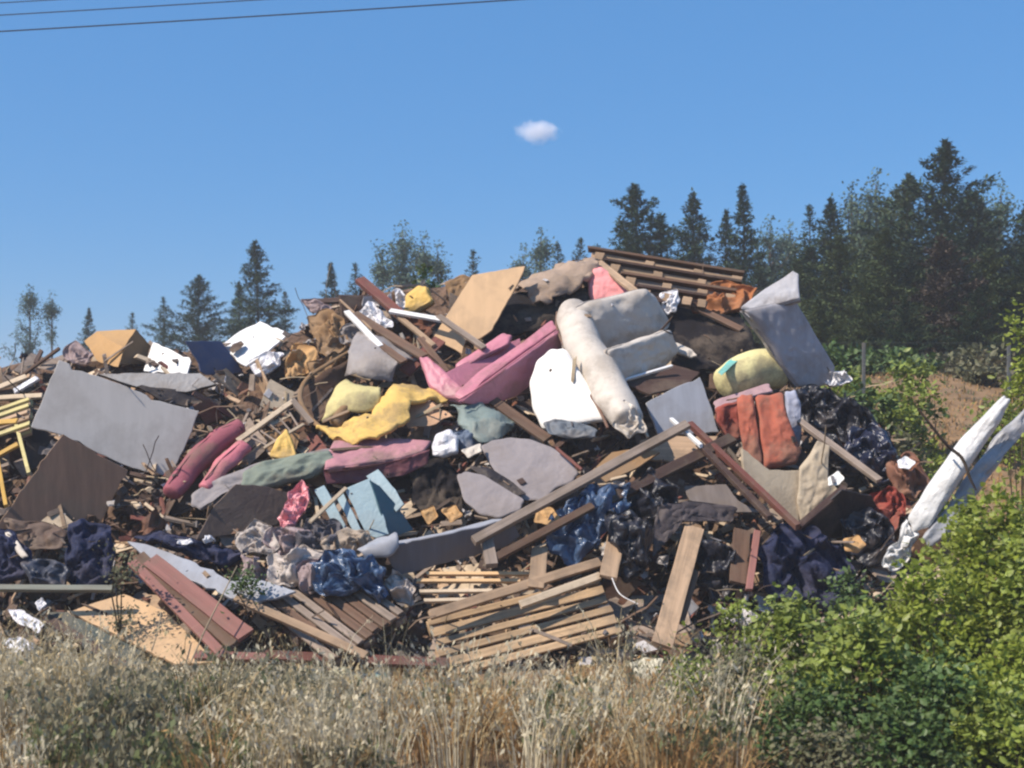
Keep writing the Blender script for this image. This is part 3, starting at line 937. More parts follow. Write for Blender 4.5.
clumps('dry_grass', 'matted brown dry grass at the foot of the front pallet', 'dry grass', 900, [G_BROWN, G_STRAW, G_BROWN], 33, (.22, .42), 42, 2, .03, lambda px, y: .22 if px < 330 else (1.0 if px < 690 else .05), rad=.10, hw=.25, bw=.007)
clumps('seeding_weeds', 'dark stemmed seeding weeds left of the bushes', 'weeds', 160, [G_GREY, G_PALE, G_BROWN], 37, (.6, .95), 18, 7, .03, lambda px, y: 1.0 if 630 < px < 780 and y < 9 else 0.03, rad=.1)
weeds('short_grass', 'short dry tufts covering the ground around the heap', 'grass', 7000, [G_BROWN, G_GREY, G_STRAW], 34, (-7, 7), (5.0, 9.8), (.05, .14), 0, 2)
weeds('bank_grass', 'dry grass on the earth bank by the fence', 'grass', 5200, [G_BROWN, G_GREEN, G_BROWN, STEM], 35, (1.6, 4.2), (11.5, 20), (.08, .26), 0, 3, bw=.016)
if True: weeds('heap_weeds', 'dry weeds sprouting through the lower left of the heap', 'weeds', 420, [G_GREY, G_STRAW], 36, (-3.6, -1.2), (9.4, 10.3), (.8, 1.6), 3, 1, headsize=.03)

# ------------------------------------------------------------------ fence on the bank
def fence():
    d = 15.0
    e = thing('wire_fence', (P(935, 430, d).x, d, 1.3), 'thin wire fence on metal posts along the top of the earth bank', 'fence')
    mt = M('galvanised', (96, 98, 98), .5, var=.2, dirt=.2, spec=.5)
    tops = []
    for px in (718, 863, 1008, 1153, 1298):
        x = P(px, 430, d).x; z = tz(x, d)
        a = Vector((x, d, z - .1)); b = Vector((x + .01, d, 2.68))
        o = bar_between('fence_post', a, b, .035, .035, mt, e, face=(0, -1, 0))
        tops.append((a, b))
    V, Fa = [], []
    def wire(a, b, r):
        q = len(V)
        for p in (a, b):
            for j in range(3):
                an = j * 2.094; V.append(p + Vector((0, math.cos(an) * r, math.sin(an) * r)) + Vector((math.sin(an) * r * .5, 0, 0)) - e.location)
        for j in range(3): Fa.append((q + j, q + (j + 1) % 3, q + 3 + (j + 1) % 3, q + 3 + j))
    for (a, b), (a2, b2) in zip(tops, tops[1:]):
        for t in [i / 4 for i in range(1, 5)]:
            wire(a.lerp(b, t), a2.lerp(b2, t), 0.0012)
        for s in [i / 14 for i in range(1, 14) if i % 2 == 0]:
            wire(a.lerp(a2, s), b.lerp(b2, s), .0012)
    link_mesh('fence_wire', V, Fa, mt, e)
fence()

# ------------------------------------------------------------------ overhead cables and the small cloud
def cable(A, B, d0, d1, label, r):
    a = P(A[0], A[1], d0); b = P(B[0], B[1], d1)
    V, Fa = [], []
    n = 40
    for i in range(n + 1):
        t = i / n
        p = a.lerp(b, t); p.z -= 0.25 * 4 * t * (1 - t)
        for j in range(5):
            an = j * 1.2566
            V.append(p + Vector((0, math.cos(an) * r, math.sin(an) * r)) - a)
    for i in range(n):
        for j in range(5):
            Fa.append((i * 5 + j, i * 5 + (j + 1) % 5, i * 5 + 5 + (j + 1) % 5, i * 5 + 5 + j))
    o = link_mesh('overhead_cable', V, Fa, M('cable', (40, 46, 62), .6, var=.1, dirt=0), None, Matrix.Translation(a))
    tag(o, label, 'cable', 'overhead cables')
cable((-900, 76), (1900, -108), 20, 20, 'lowest and longest of the overhead cables crossing the top left sky', .011)
cable((-900, 60), (1900, -124), 20.4, 20.4, 'middle one of the overhead cables in the top left corner', .009)
cable((-900, 48), (1900, -136), 20.8, 20.8, 'uppermost overhead cable just touching the top left corner', .008)

def cloud():
    d = 1500
    bm_v, bm_f = [], []
    import bmesh
    bm = bmesh.new()
    for px, py, rx, rz in [(523, 131, 15, 12), (539, 133, 20, 13), (553, 136, 12, 9), (530, 127, 12, 9)]:
        c = P(px, py, d) - P(538, 132, d)
        m = Matrix.Translation(c) @ Matrix.Diagonal((rx / F * d, rx / F * d, rz / F * d, 1))
        bmesh.ops.create_icosphere(bm, subdivisions=3, radius=1, matrix=m)
    me = bpy.data.meshes.new('cloud'); bm.to_mesh(me); bm.free()
    o = bpy.data.objects.new('cloud', me); C.objects.link(o); o.location = P(538, 132, d)
    rm = o.modifiers.new('remesh', 'REMESH'); rm.mode = 'VOXEL'; rm.voxel_size = 1.6
    m = bpy.data.materials.new('cloud_vapour'); m.use_nodes = True
    nt = m.node_tree; nt.nodes.remove(nt.nodes['Principled BSDF'])
    vol = nt.nodes.new('ShaderNodeVolumePrincipled')
    vol.inputs['Color'].default_value = (1, .97, .98, 1)
    tc = nt.nodes.new('ShaderNodeTexCoord'); ns = nt.nodes.new('ShaderNodeTexNoise'); ns.inputs['Scale'].default_value = .10; ns.inputs['Detail'].default_value = 4
    nt.links.new(tc.outputs['Object'], ns.inputs[0])
    ln = nt.nodes.new('ShaderNodeVectorMath'); ln.operation = 'LENGTH'
    mp = nt.nodes.new('ShaderNodeMapping'); mp.inputs['Scale'].default_value = (1 / 32, 1 / 24, 1 / 17)
    nt.links.new(tc.outputs['Object'], mp.inputs[0]); nt.links.new(mp.outputs[0], ln.inputs[0])
    sb = nt.nodes.new('ShaderNodeMath'); sb.operation = 'SUBTRACT'; sb.use_clamp = True
    ad = nt.nodes.new('ShaderNodeMath'); ad.operation = 'ADD'; ad.inputs[1].default_value = .30
    nt.links.new(ns.outputs['Fac'], ad.inputs[0]); nt.links.new(ad.outputs[0], sb.inputs[0]); nt.links.new(ln.outputs['Value'], sb.inputs[1])
    mu = nt.nodes.new('ShaderNodeMath'); mu.operation = 'MULTIPLY'; mu.inputs[1].default_value = .2
    nt.links.new(sb.outputs[0], mu.inputs[0]); nt.links.new(mu.outputs[0], vol.inputs['Density'])
    nt.links.new(vol.outputs[0], nt.nodes['Material Output'].inputs['Volume'])
    me.materials.append(m)
    tag(o, kind='structure')
cloud()

def fill_haze():  # thin scattering air over the scene, added to lift the dark shadows
    V = box_verts(0, 100, 3.0, 470, 340, 14.0)
    m = bpy.data.materials.new('fill_haze_air'); m.use_nodes = True
    nt = m.node_tree; nt.nodes.remove(nt.nodes['Principled BSDF'])
    v = nt.nodes.new('ShaderNodeVolumePrincipled')
    v.inputs['Color'].default_value = (.86, .92, 1, 1)
    v.inputs['Density'].default_value = HAZE
    nt.links.new(v.outputs[0], nt.nodes['Material Output'].inputs['Volume'])
    o = link_mesh('fill_haze', V, BOXF, m)
    tag(o, kind='stuff')
HAZE = 0.0022
fill_haze()

# ------------------------------------------------------------------ materials of the dumped things
PANEL = M('panel_grey', (198, 192, 186), .5, 'streak', var=.06, dirt=.10, spec=.4, bump=.03, wrinkle=0)
EDGE = M('panel_edge_lit', (215, 212, 205), .6, var=.08, dirt=.1)  # paler than the panel: sunlight on the edge put into the colour
WHITE = M('white_laminate', (232, 230, 228), .4, var=.05, dirt=.08, spec=.5)
BLUEP = M('panel_blue', (72, 86, 122), .5, var=.15, dirt=.15)
PALEBLUE = M('panel_pale_blue', (164, 166, 174), .5, 'streak', var=.12, dirt=.12)
BROWNP = M('panel_brown', (134, 104, 84), .55, 'streak', var=.25, dirt=.25, bump=.05)
DARKP = M('panel_dark', (50, 44, 48), .6, var=.25, dirt=.2)
CARD = M('cardboard', (196, 152, 96), .85, var=.15, dirt=.15)
CARD2 = M('cardboard_dark', (150, 116, 78), .85, var=.2, dirt=.25)
TANB = M('chipboard_tan', (214, 174, 128), .7, 'streak', var=.08, dirt=.12)
PINK = M('pink_vinyl', (206, 124, 142), .5, var=.10, dirt=.24, spec=.4)
PINKL = M('pink_fabric', (236, 146, 146), .8, var=.08, dirt=.08)
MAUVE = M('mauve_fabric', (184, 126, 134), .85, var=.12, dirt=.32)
ROSE = M('rose_fabric', (168, 88, 100), .8, var=.18, dirt=.32)
CREAM = M('cream_vinyl', (208, 196, 182), .55, var=.12, dirt=.22, spec=.4)
LINING = M('white_lining', (240, 236, 230), .85, var=.05, dirt=.03, wrinkle=.1)
SEAM = M('seam_brown', (120, 86, 70), .8)
FOAM = M('yellow_foam', (226, 184, 92), .9, var=.14, dirt=.3)
FOAM2 = M('yellow_foam_pale', (212, 196, 130), .9, var=.14, dirt=.3)
CARPET = M('brown_carpet', (96, 70, 54), .95, var=.25, dirt=.15)
TARP = M('grey_tarp', (150, 142, 140), .6, var=.2, dirt=.2, spec=.4)
GREYF = M('grey_fabric', (150, 142, 142), .9, var=.15, dirt=.32)
GREENC = M('green_grey_fabric', (128, 138, 124), .85, var=.15, dirt=.32)
GREENT = M('green_grey_tarp', (122, 138, 134), .6, 'crumple', var=.25, dirt=.2, spec=.5)
BLUECAB = M('cabinet_blue', (152, 178, 188), .5, var=.1, dirt=.12)
CAB_SHADED = M('cabinet_shaded', (70, 112, 126), .5, var=.12, dirt=.12)  # cabinet blue darkened: shadow put into the back panel's colour
METAL_SHADED = M('channel_shaded', (104, 104, 112), .5, 'streak', var=.18, dirt=.2, spec=.5)  # channel grey darkened: shade on the web put into the colour
STONE = M('round_grey', (156, 146, 146), .8, var=.14, dirt=.14)
BAGBLUE = M('bag_blue', (70, 96, 132), .25, 'crumple', var=.35, dirt=.08, spec=.7, bump=.8)
BAGBLACK = M('bag_black', (34, 36, 48), .36, 'crumple', var=.4, dirt=.08, spec=.5, bump=.8)
BAGPINK = M('bag_pink', (236, 146, 154), .35, 'crumple', var=.25, dirt=.05, spec=.6, bump=.8)
BAGWHITE = M('bag_white', (224, 222, 226), .4, 'crumple', var=.12, dirt=.08, spec=.5, bump=.8)
NAVY = M('navy_cloth', (34, 42, 76), .8, 'crumple', var=.4, dirt=.08, bump=.8)
BLANKET = M('blanket', (168, 146, 146), .95, 'crumple', var=.4, dirt=.2, bump=.8)
BLANKET2 = M('blanket_pale', (196, 184, 176), .95, 'crumple', var=.35, dirt=.2, bump=.8)
TERRA = M('terracotta_fabric', (190, 100, 74), .9, var=.2, dirt=.32)
BEIGE = M('beige_vinyl', (186, 168, 142), .7, var=.15, dirt=.25)
RUSTC = M('rust_cloth', (168, 104, 58), .95, 'crumple', var=.3, dirt=.15)
REDC = M('red_cloth', (150, 60, 48), .9, 'crumple', var=.35, dirt=.2)
STAINM = M('mattress_grey', (176, 172, 176), .85, 'streak', var=.12, dirt=.16)
PILLOW = M('pillow_yellow', (226, 214, 150), .85, var=.1, dirt=.32)
PLASTIC = M('plastic_white', (226, 224, 222), .45, 'crumple', var=.12, dirt=.15, spec=.5, bump=.5)
YELW = M('yellow_paint', (214, 166, 60), .6, 'wood', var=.2, dirt=.15)
PINKB = M('pink_board', (150, 98, 88), .7, 'wood', var=.2, dirt=.15)
LATH = M('orange_lath', (226, 184, 132), .7, 'wood', var=.12, dirt=.1)
GREENB = M('green_board', (74, 84, 78), .6, 'streak', var=.2, dirt=.2)

# ================================================================== left part of the heap
plate('grey_board', 'large grey panel with a sunlit edge coloured pale leaning at the far left of the heap', 'board',
      [(59, 360), (82, 371), (120, 384), (160, 401), (199, 411), (186, 444), (172, 474), (146, 472), (120, 463), (92, 450), (65, 436), (31, 427), (45, 393)], 13, 6, .66, .05, PANEL, edge=EDGE)
plate('brown_board', 'dark brown board with its sunlit edge coloured lighter directly under the large grey panel', 'board',
      [(63, 434), (104, 458), (128, 470), (110, 505), (90, 545), (40, 560), (-6, 530), (28, 482)], 22, 2, .36, .03, BROWNP, edge=W_TAN)  # tan edge stands for the sunlit left edge, light put into colour
b = thing('cardboard_box', P(118, 348, hd(118, 348) - .3), 'open tan cardboard box on the ridge above the grey panel', 'box')
plate('side_panel', None, None, [(84, 341), (97, 331), (124, 349), (118, 367), (98, 362)], -35, 20, .32, .006, CARD, b)
plate('flap', None, None, [(97, 331), (136, 329), (130, 340), (122, 351), (108, 341)], -10, 60, .30, .006, CARD, b)
plate('end_panel', None, None, [(136, 329), (151, 346), (143, 364), (119, 364), (122, 350)], 55, 5, .29, .006, CARD2, b)
plate('white_board', 'tilted white board between the cardboard box and the blue panel', 'board',
      [(153, 342), (172, 350), (191, 361), (187, 374), (143, 371)], -22, 35, .28, .018, WHITE)
plate('blue_board', 'slate blue square panel on the ridge beside the white boards', 'board',
      [(185, 341), (221, 341), (244, 373), (206, 375)], 38, 5, .36, .02, BLUEP)
b = thing('white_board', P(256, 344, hd(256, 344) - .3), 'bright white board with an oval hole on the ridge', 'board')
plate('board', None, None, [(222, 344), (240, 331), (260, 321), (289, 333), (268, 351), (246, 366), (237, 361)], -20, 45, .30, .02, WHITE, b)
soft('oval_hole', None, None, [(229, 350), (233, 344), (241, 341), (244, 344), (240, 349), (233, 353)], -20, 45, .335, .012, 2, M('hole_brown', (84, 66, 56), .9), parent=b, crumple=.001)
plate('cabinet_side', 'long low cabinet side, white at its left end, above the grey panel', 'board',
      [(98, 374), (137, 373), (200, 373), (216, 384), (186, 392), (138, 387)], 5, 30, .42, .04, M('cab_grey', (160, 156, 154), .5, var=.2), edge=DARKP)
plate('dark_board', 'dark board sloping down to the right behind the grey panel', 'board',
      [(137, 386), (190, 390), (222, 402), (214, 414), (160, 400)], 20, 25, .28, .02, DARKP)
for i, (a, c_, m_, l) in enumerate([((-12, 392, .3), (26, 377, .35), W_PALE, 'short pale plank end at the left edge, topmost of the three'),
                               ((14, 392, .33), (38, 378, .4), BAGWHITE, 'short whitish stick in the middle of the three by the left edge'),
                               ((-14, 399, .3), (42, 396, .36), W_PALE, 'pale plank end, lowest of the three by the left edge'),
                               ((12, 383, .3), (60, 348, .3), W_BROWN, 'thin brown branch rising to the ridge by the cardboard box')]):
    beam('wood_piece', l, 'wood', a, c_, .05 if i < 3 else .025, .03, m_)
pallet('small yellowish slatted crate side at the left edge', (-16, 412, .3), (30, 396, .42), (-8, 440, .45), 5, FOAM2, W_TAN, group='slatted crates and pallets', name='slatted_crate', depth=.03, rungs=2, slat_w=.055)
f = thing('yellow_frame', P(15, 450, hd(15, 450) - .4), 'yellow wooden frame standing at the left edge below the slatted crate', 'frame')
beam('frame_rail', None, None, (15, 420, .45), (29, 474, .5), .03, .03, FOAM2, parent=f)
beam('frame_rail', None, None, (-14, 462, .42), (19, 444, .5), .04, .03, YELW, parent=f)
beam('frame_rail', None, None, (-10, 418, .45), (6, 506, .48), .03, .03, YELW, parent=f)
beam('frame_rail', None, None, (-16, 424, .45), (18, 422, .48), .05, .04, YELW, parent=f)
plate('black_board', 'black board standing behind the yellow frame', 'board', [(16, 412), (36, 424), (60, 440), (34, 470), (26, 466)], 25, 10, .24, .02, DARKP)
tube('rose_cushion', 'long rose pink rolled cushion right of the grey panel', 'cushion', [(172, 492, .40, .085), (196, 462, .42, .10), (222, 438, .42, .10), (240, 427, .4, .08)], ROSE, crumple=.02, flat=.8)
tube('rose_cushion', 'smaller bright rose cushion lying right of the long rolled one', 'cushion', [(205, 488, .42, .06), (224, 464, .45, .075), (244, 446, .45, .07)], M('rose_bright', (206, 112, 124), .7, var=.15), crumple=.02, flat=.7)
soft('grey_bolster', 'long flat grey fabric strip under the rose cushions', 'cushion', [(190, 506), (192, 494), (222, 477), (262, 463), (330, 448), (334, 460), (300, 470), (258, 480), (222, 492), (202, 510)], 5, 40, .42, .09, 3, GREYF, .015)
plate('brown_board', 'brown triangular panel under the green grey cushion', 'board', [(236, 484), (262, 486), (304, 496), (282, 520), (250, 532), (196, 540), (214, 506)], 22, 4, .40, .03, M('panel_umber', (108, 90, 80), .6, var=.2))
soft('green_cushion', 'flat green grey cushion in the middle left of the heap', 'cushion', [(241, 487), (244, 473), (262, 464), (300, 456), (330, 452), (336, 462), (318, 474), (288, 482), (262, 489)], 0, 38, .54, .14, 3, GREENC, .015)
soft('foam_piece', 'small yellow foam wedge lying above the green grey cushion', 'foam', [(270, 456), (277, 440), (286, 430), (292, 440), (297, 457), (284, 461)], -15, 30, .50, .1, 3, FOAM, .015)
f = thing('bed_slat_frame', P(270, 420, hd(270, 420) - .4), 'pale rail frame rising to the right between rose cushions and yellow foam', 'frame')
beam('frame_rail', None, None, (238, 441, .45), (294, 401, .5), .045, .03, W_PALE, parent=f)
beam('frame_rail', None, None, (292, 400, .5), (312, 424, .5), .05, .03, W_GREY, parent=f)
beam('frame_rail', None, None, (264, 448, .45), (304, 424, .48), .025, .02, W_PALE, parent=f)
for q in range(5):
    t = q / 4
    beam('spindle', None, None, (246 + 40 * t, 435 - 28 * t, .44), (268 + 30 * t, 446 - 20 * t, .44), .015, .012, W_GREY, parent=f)
soft('brown_pad', 'greenish brown crumpled pad below the pale rail frame', 'cushion', [(262, 432), (284, 428), (300, 436), (296, 452), (268, 452)], 0, 40, .3, .06, 2, CARD2, .03)

# ================================================================== middle: carpet, foam, tarp
sheet('curled_carpet', 'dark brown curled carpet left of the yellow foam', 'carpet', [(298, 392, .3), (318, 376, .4), (344, 362, .4), (352, 352, .35)], [(300, 424, .42), (316, 424, .30), (338, 404, .28), (358, 384, .35)], .012, CARPET, bulge=-.12, crumple=.02)
tube('carpet_edge', 'pale frayed edge strip curling over the brown carpet', 'strip', [(350, 351, .42, .016), (328, 364, .44, .02), (308, 378, .42, .02), (300, 396, .44, .022), (308, 416, .47, .024), (324, 430, .5, .02)], CARD2, crumple=.006, flat=.7)
sheet('foam_sheet', 'upper folded piece of yellow foam over the curled carpet', 'foam',
      [(346, 380, .40), (356, 386, .52), (368, 388, .54), (381, 390, .5)], [(322, 421, .50), (342, 412, .58), (360, 414, .6), (380, 408, .56)], .035, FOAM2, bulge=.08, crumple=.014)
sheet('foam_sheet', 'long twisted sheet of yellow foam in the middle of the heap', 'foam',
      [(316, 430, .50), (338, 427, .52), (352, 420, .58), (374, 411, .6), (385, 396, .6), (402, 387, .56), (424, 390, .5), (446, 397, .46)],
      [(330, 438, .5), (356, 442, .56), (380, 438, .62), (400, 426, .66), (410, 408, .66), (420, 401, .58), (432, 400, .52), (448, 402, .46)], .035, FOAM, bulge=.02, crumple=.04, freq=5.5)
tube('foam_roll', 'small rolled end of yellow foam, its dark hollow painted in, beside the twisted sheet', 'foam', [(336, 424, .54, .05), (346, 410, .58, .06)], CARD2, crumple=.02)  # brown instead of yellow: dark hollow of the roll end painted in
plate('cardboard_sheet', 'torn light brown cardboard sheet right of the twisted yellow foam', 'cardboard', [(414, 400), (432, 402), (452, 416), (436, 424), (408, 428), (404, 420)], -10, 40, .46, .006, M('card_peach', (206, 160, 122), .85, var=.12), jag=.012)
b = thing('mauve_cushion', P(378, 455, hd(378, 455) - .5), 'large flat mauve cushion below the yellow foam', 'cushion')
soft('cushion_pad', None, None, [(336, 438), (362, 440), (400, 440), (432, 443), (424, 452), (400, 460), (360, 466), (324, 470), (326, 456)], 2, 62, .52, .08, 5, MAUVE, .008, parent=b, rounded=False, back=.6)
soft('cushion_side', None, None, [(323, 469), (360, 466), (400, 459), (430, 450), (428, 464), (402, 476), (360, 483), (326, 484)], 8, -4, .50, .06, 4, M('mauve_shaded', (132, 78, 86), .85, var=.15), .008, parent=b, rounded=False, back=.7)  # darker mauve copy: shade on the cushion side put into the colour
sheet('grey_tarp', 'grey tarpaulin hanging from the ridge under the white rail', 'tarpaulin', [(362, 332, .32), (384, 340, .45), (414, 358, .45)], [(342, 372, .4), (366, 378, .5), (392, 378, .45)], .008, TARP, bulge=.1, crumple=.05)
for nm, lab, A, B, w, h, m_ in [
    ('white_rail', 'white edged rail pointing down right from the ridge', (347, 312, .45), (381, 347, .62), .055, .03, WHITE),
    ('brown_plank', 'brown plank continuing below the white edged rail', (380, 345, .6), (404, 362, .66), .07, .03, W_BROWN),
    ('white_rail', 'white rail lying almost level left of the tan board', (390, 311, .5), (447, 321, .6), .05, .03, WHITE),
    ('brown_plank', 'long grey brown plank between the two white rails', (354, 314, .42), (424, 357, .6), .09, .03, W_BROWN),
    ('brown_plank', 'brown plank crossing in front of the tan board', (438, 316, .6), (484, 348, .66), .06, .03, W_GREY),
    ('dark_beam', 'dark reddish beam standing up over the ridge', (360, 280, .28), (404, 318, .4), .10, .05, W_RED),
    ('brown_plank', 'narrow brown plank under the level white rail', (398, 316, .42), (434, 346, .52), .05, .03, W_TAN),
    ('dark_board', 'dark board lying level on the ridge left of the reddish beam', (306, 302, .25), (358, 300, .25), .06, .03, W_DARK),
    ('brown_plank', 'reddish plank below the tan board', (404, 372, .42), (440, 340, .5), .12, .025, W_RED),
    ('brown_plank', 'short brown plank propped below the level white rail', (446, 372, .42), (420, 338, .52), .07, .025, W_BROWN),
    ('thin_stick', 'thin stick leaning over the white cloth scrap', (340, 300, .35), (372, 330, .5), .02, .02, W_TAN)]:
    beam(nm, lab, 'plank' if 'plank' in nm else nm.split('_')[-1], A, B, w, h, m_, group='loose planks and rails')
soft('white_cloth', 'crumpled white cloth on the ridge left of the reddish beam', 'cloth', [(358, 313), (366, 306), (375, 303), (386, 316), (393, 326), (378, 330), (364, 324)], -20, 30, .38, .1, 2, BAGWHITE, .05, 9)
soft('white_bag', 'small white bags behind the yellow foam block', 'bag', [(386, 296), (396, 290), (408, 298), (408, 308), (394, 308)], 0, 30, .3, .12, 2, BAGWHITE, .05, 9)
soft('foam_block', 'yellow foam block on the ridge left of the tan board', 'foam', [(408, 297), (420, 287), (428, 288), (433, 303), (418, 312), (406, 316)], -25, 20, .32, .14, 4, FOAM, .01)
soft('tan_box', 'dull tan sack behind the large tan board', 'sack', [(444, 284), (460, 276), (474, 280), (472, 296), (452, 304)], -5, 20, .15, .12, 4, CARD2, .02)
plate('tan_board', 'large tan chipboard with clipped corners standing on the ridge', 'board',
      [(472, 275), (525, 266), (518, 283), (505, 306), (492, 330), (479, 339), (466, 340), (462, 354), (448, 346), (433, 338), (446, 316), (460, 294)], -8, 26, .50, .02, TANB)

# crumpled cardboard and dead plants at the upper left of the middle
for k, (poly, m_, lab) in enumerate([
    ([(308, 318), (328, 308), (345, 320), (352, 346), (334, 360), (314, 342)], CARD2, 'crumpled brown cardboard upper right of the white board with an oval hole'),
    ([(280, 358), (300, 345), (318, 352), (310, 372), (288, 380)], CARD, 'crumpled tan cardboard right of the white board with an oval hole'),
    ([(306, 362), (330, 352), (346, 358), (340, 376), (312, 378)], CARD2, 'crumpled cardboard just above the curled carpet'),
    ([(252, 362), (268, 352), (284, 352), (282, 368), (262, 378)], BAGWHITE, 'pale crumpled bag directly under the white board with an oval hole'),
    ([(304, 300), (322, 298), (336, 306), (324, 314), (308, 314)], BLANKET, 'grey rag on the ridge under the level dark board'),
    ([(344, 326), (356, 322), (366, 336), (356, 350), (342, 344)], TARP, 'grey rag left of the white edged rail'),
    ([(66, 348), (78, 342), (92, 356), (86, 366), (66, 360)], BLANKET, 'mauve grey rag left of the cardboard box')]):
    soft('crumpled_cardboard' if 'cardboard' in lab else ('crumpled_bag' if 'bag' in lab else 'rag'), lab, 'cardboard' if 'cardboard' in lab else ('bag' if 'bag' in lab else 'rag'), poly, -10 + 9 * (k % 3), 30, .32, .12, 2, m_, .07, 6)

# ================================================================== pink sofa
s = thing('pink_sofa', P(505, 375, hd(505, 375) - .5), 'pink vinyl sofa lying tipped in the middle of the heap', 'sofa')
soft('armrest', None, None, [(420, 360), (428, 359), (444, 372), (461, 388), (472, 397), (462, 404), (446, 400), (430, 388)], -12, 34, .54, .14, 4, PINK, .006, parent=s)
plate('seat', None, None, [(444, 374), (458, 366), (478, 356), (500, 346), (520, 338), (522, 352), (500, 366), (478, 384), (464, 394)], 25, 32, .50, .05, PINK, parent=s)
soft('back_rail', None, None, [(456, 366), (480, 350), (503, 335), (512, 337), (508, 346), (484, 358), (462, 372)], -8, 45, .56, .08, 4, PINK, .004, parent=s)
soft('front_rail', None, None, [(455, 396), (476, 376), (500, 360), (526, 342), (552, 322), (558, 330), (536, 346), (508, 366), (482, 386), (464, 402)], -12, 50, .72, .08, 4, PINK, .004, parent=s)
soft('front_panel', None, None, [(459, 402), (482, 385), (508, 366), (536, 346), (558, 330), (562, 352), (540, 376), (516, 396), (490, 404), (468, 404)], 44, -12, .64, .06, 5, PINK, .005, parent=s, rounded=False)
soft('pink_cushion', 'bright pink cushion standing behind the cream sofa', 'cushion', [(589, 296), (588, 280), (594, 270), (602, 268), (616, 278), (630, 292), (622, 310), (596, 312)], -14, 18, .38, .14, 4, PINKL, .008)

# ================================================================== cream sofa
s = thing('cream_sofa', P(610, 370, hd(610, 370) - .7), 'big cream white sofa tipped on its side near the top of the heap', 'sofa')
soft('backrest', None, None, [(572, 320), (574, 309), (588, 301), (614, 295), (642, 289), (652, 296), (662, 312), (672, 330), (666, 338), (640, 344), (614, 352), (594, 350), (578, 336)], 30, -4, .62, .26, 3.2, CREAM, .012, parent=s, freq=3)
tube('armrest', None, None, [(573, 312, .74, .15), (577, 328, .82, .17), (588, 354, .90, .17), (604, 380, .94, .165), (617, 402, .96, .155), (628, 420, .96, .135)], CREAM, parent=s, crumple=.025, flat=.85, freq=4)
soft('seat', None, None, [(606, 350), (636, 340), (668, 330), (676, 350), (664, 366), (642, 376), (622, 388), (608, 372)], 46, -4, .74, .14, 4, CREAM, .012, parent=s)
soft('underside', None, None, [(531, 384), (538, 362), (552, 350), (566, 350), (580, 372), (596, 398), (606, 420), (586, 424), (562, 428), (544, 430), (534, 410)], -34, 14, .74, .12, 4, LINING, .003, parent=s)
tube('seam', None, None, [(557, 312, .80, .009), (557, 328, .84, .012), (567, 352, .88, .012), (581, 380, .9, .013), (597, 405, .92, .013), (608, 428, .92, .012)], SEAM, parent=s, crumple=.006)
soft('torn_cover', None, None, [(612, 404), (624, 400), (642, 412), (646, 430), (630, 438), (616, 428)], 0, 25, 1.02, .10, 2, CREAM, .05, 8, parent=s)

# ================================================================== top of the heap
def stacked_pallet(label, rows):
    (x0, y0, o0), (x1, y1, o1) = rows[0][1], rows[0][2]
    e = thing('wooden_pallet', (P(x0, y0, hd(x0, y0) - o0) + P(x1, y1, hd(x1, y1) - o1)) / 2, label, 'pallet', 'wooden pallets on the heap')
    for nm, A, B, w, h, m in rows: beam(nm, None, None, A, B, w, h, m, parent=e, face=(0, -1, .25))
def pallet_rows(specs):
    rows = []
    for (x0, y0, x1, y1, o0, o1, m1, m2) in specs:
        rows.append(('deck_board', (x0 - 4, y0 - 1, o0 + .05), (x1 + 6, y1 - 1, o1 + .05), .026, .12, W_DARK if m1 is None else m1))
        rows.append(('stringer', (x0, y0 + 6, o0 - .03), (x1, y1 + 6, o1 - .03), .07, .04, m2))
        for t in (.02, .36, .70, .96):
            xa = x0 + (x1 - x0) * t; ya = y0 + (y1 - y0) * t; o_ = o0 + (o1 - o0) * t
            rows.append(('block', (xa, ya + 6, o_ + .02), (xa + 9, ya + 7.5, o_ + .02), .078, .07, W_TAN))
    return rows
stacked_pallet('upper weathered pallet of the stack on the very top of the heap', pallet_rows([(592, 250, 738, 275, .22, .08, W_BROWN, W_TAN), (608, 262, 736, 284, .36, .22, None, W_TAN)]))
stacked_pallet('lower weathered pallet of the stack on the very top of the heap', pallet_rows([(624, 275, 730, 293, .52, .38, W_BROWN, W_GREY), (640, 288, 700, 298, .66, .54, None, W_BROWN)]))
for lab, A, B, w, m_ in [
                     ('dark plank jammed under the front of the pallet stack', (640, 298, .7), (700, 306, .5), .07, W_DARK)]:
    beam('plank', lab, 'plank', A, B, w, .035, m_, group='loose planks and rails')
sheet('old_cloth', 'bundle of pale brown cloth draped over the ridge left of the pallets', 'cloth', [(516, 288, .3), (540, 276, .35), (568, 264, .35), (596, 261, .35)], [(532, 306, .45), (556, 298, .5), (580, 288, .5), (600, 274, .5)], .02, M('cloth_sand', (168, 144, 124), .9, 'crumple', var=.25), bulge=.1, crumple=.06, freq=6)
sheet('dark_fill', 'black sheet filling the gap behind the pink sofa', 'cover', [(500, 296, .2), (540, 290, .2), (590, 290, .2)], [(478, 342, .22), (530, 330, .22), (588, 318, .22)], .01, M('black_fill', (26, 20, 24), .9, 'crumple', var=.3), bulge=.05, crumple=.05)  # near-black sheet filling the gap; other filler sheets share its material
soft('rust_cloth', 'orange brown crumpled cloth at the right end of the pallets', 'cloth', [(690, 300), (704, 290), (722, 282), (740, 286), (756, 290), (752, 302), (738, 312), (716, 316), (698, 312)], -5, 35, .42, .16, 2.2, RUSTC, .06, 6)
soft('white_sack', 'small off white sack hanging below the pallets', 'sack', [(661, 292), (676, 290), (680, 302), (676, 312), (667, 314), (662, 304)], -10, 10, .62, .1, 2, BAGWHITE, .03, 9)
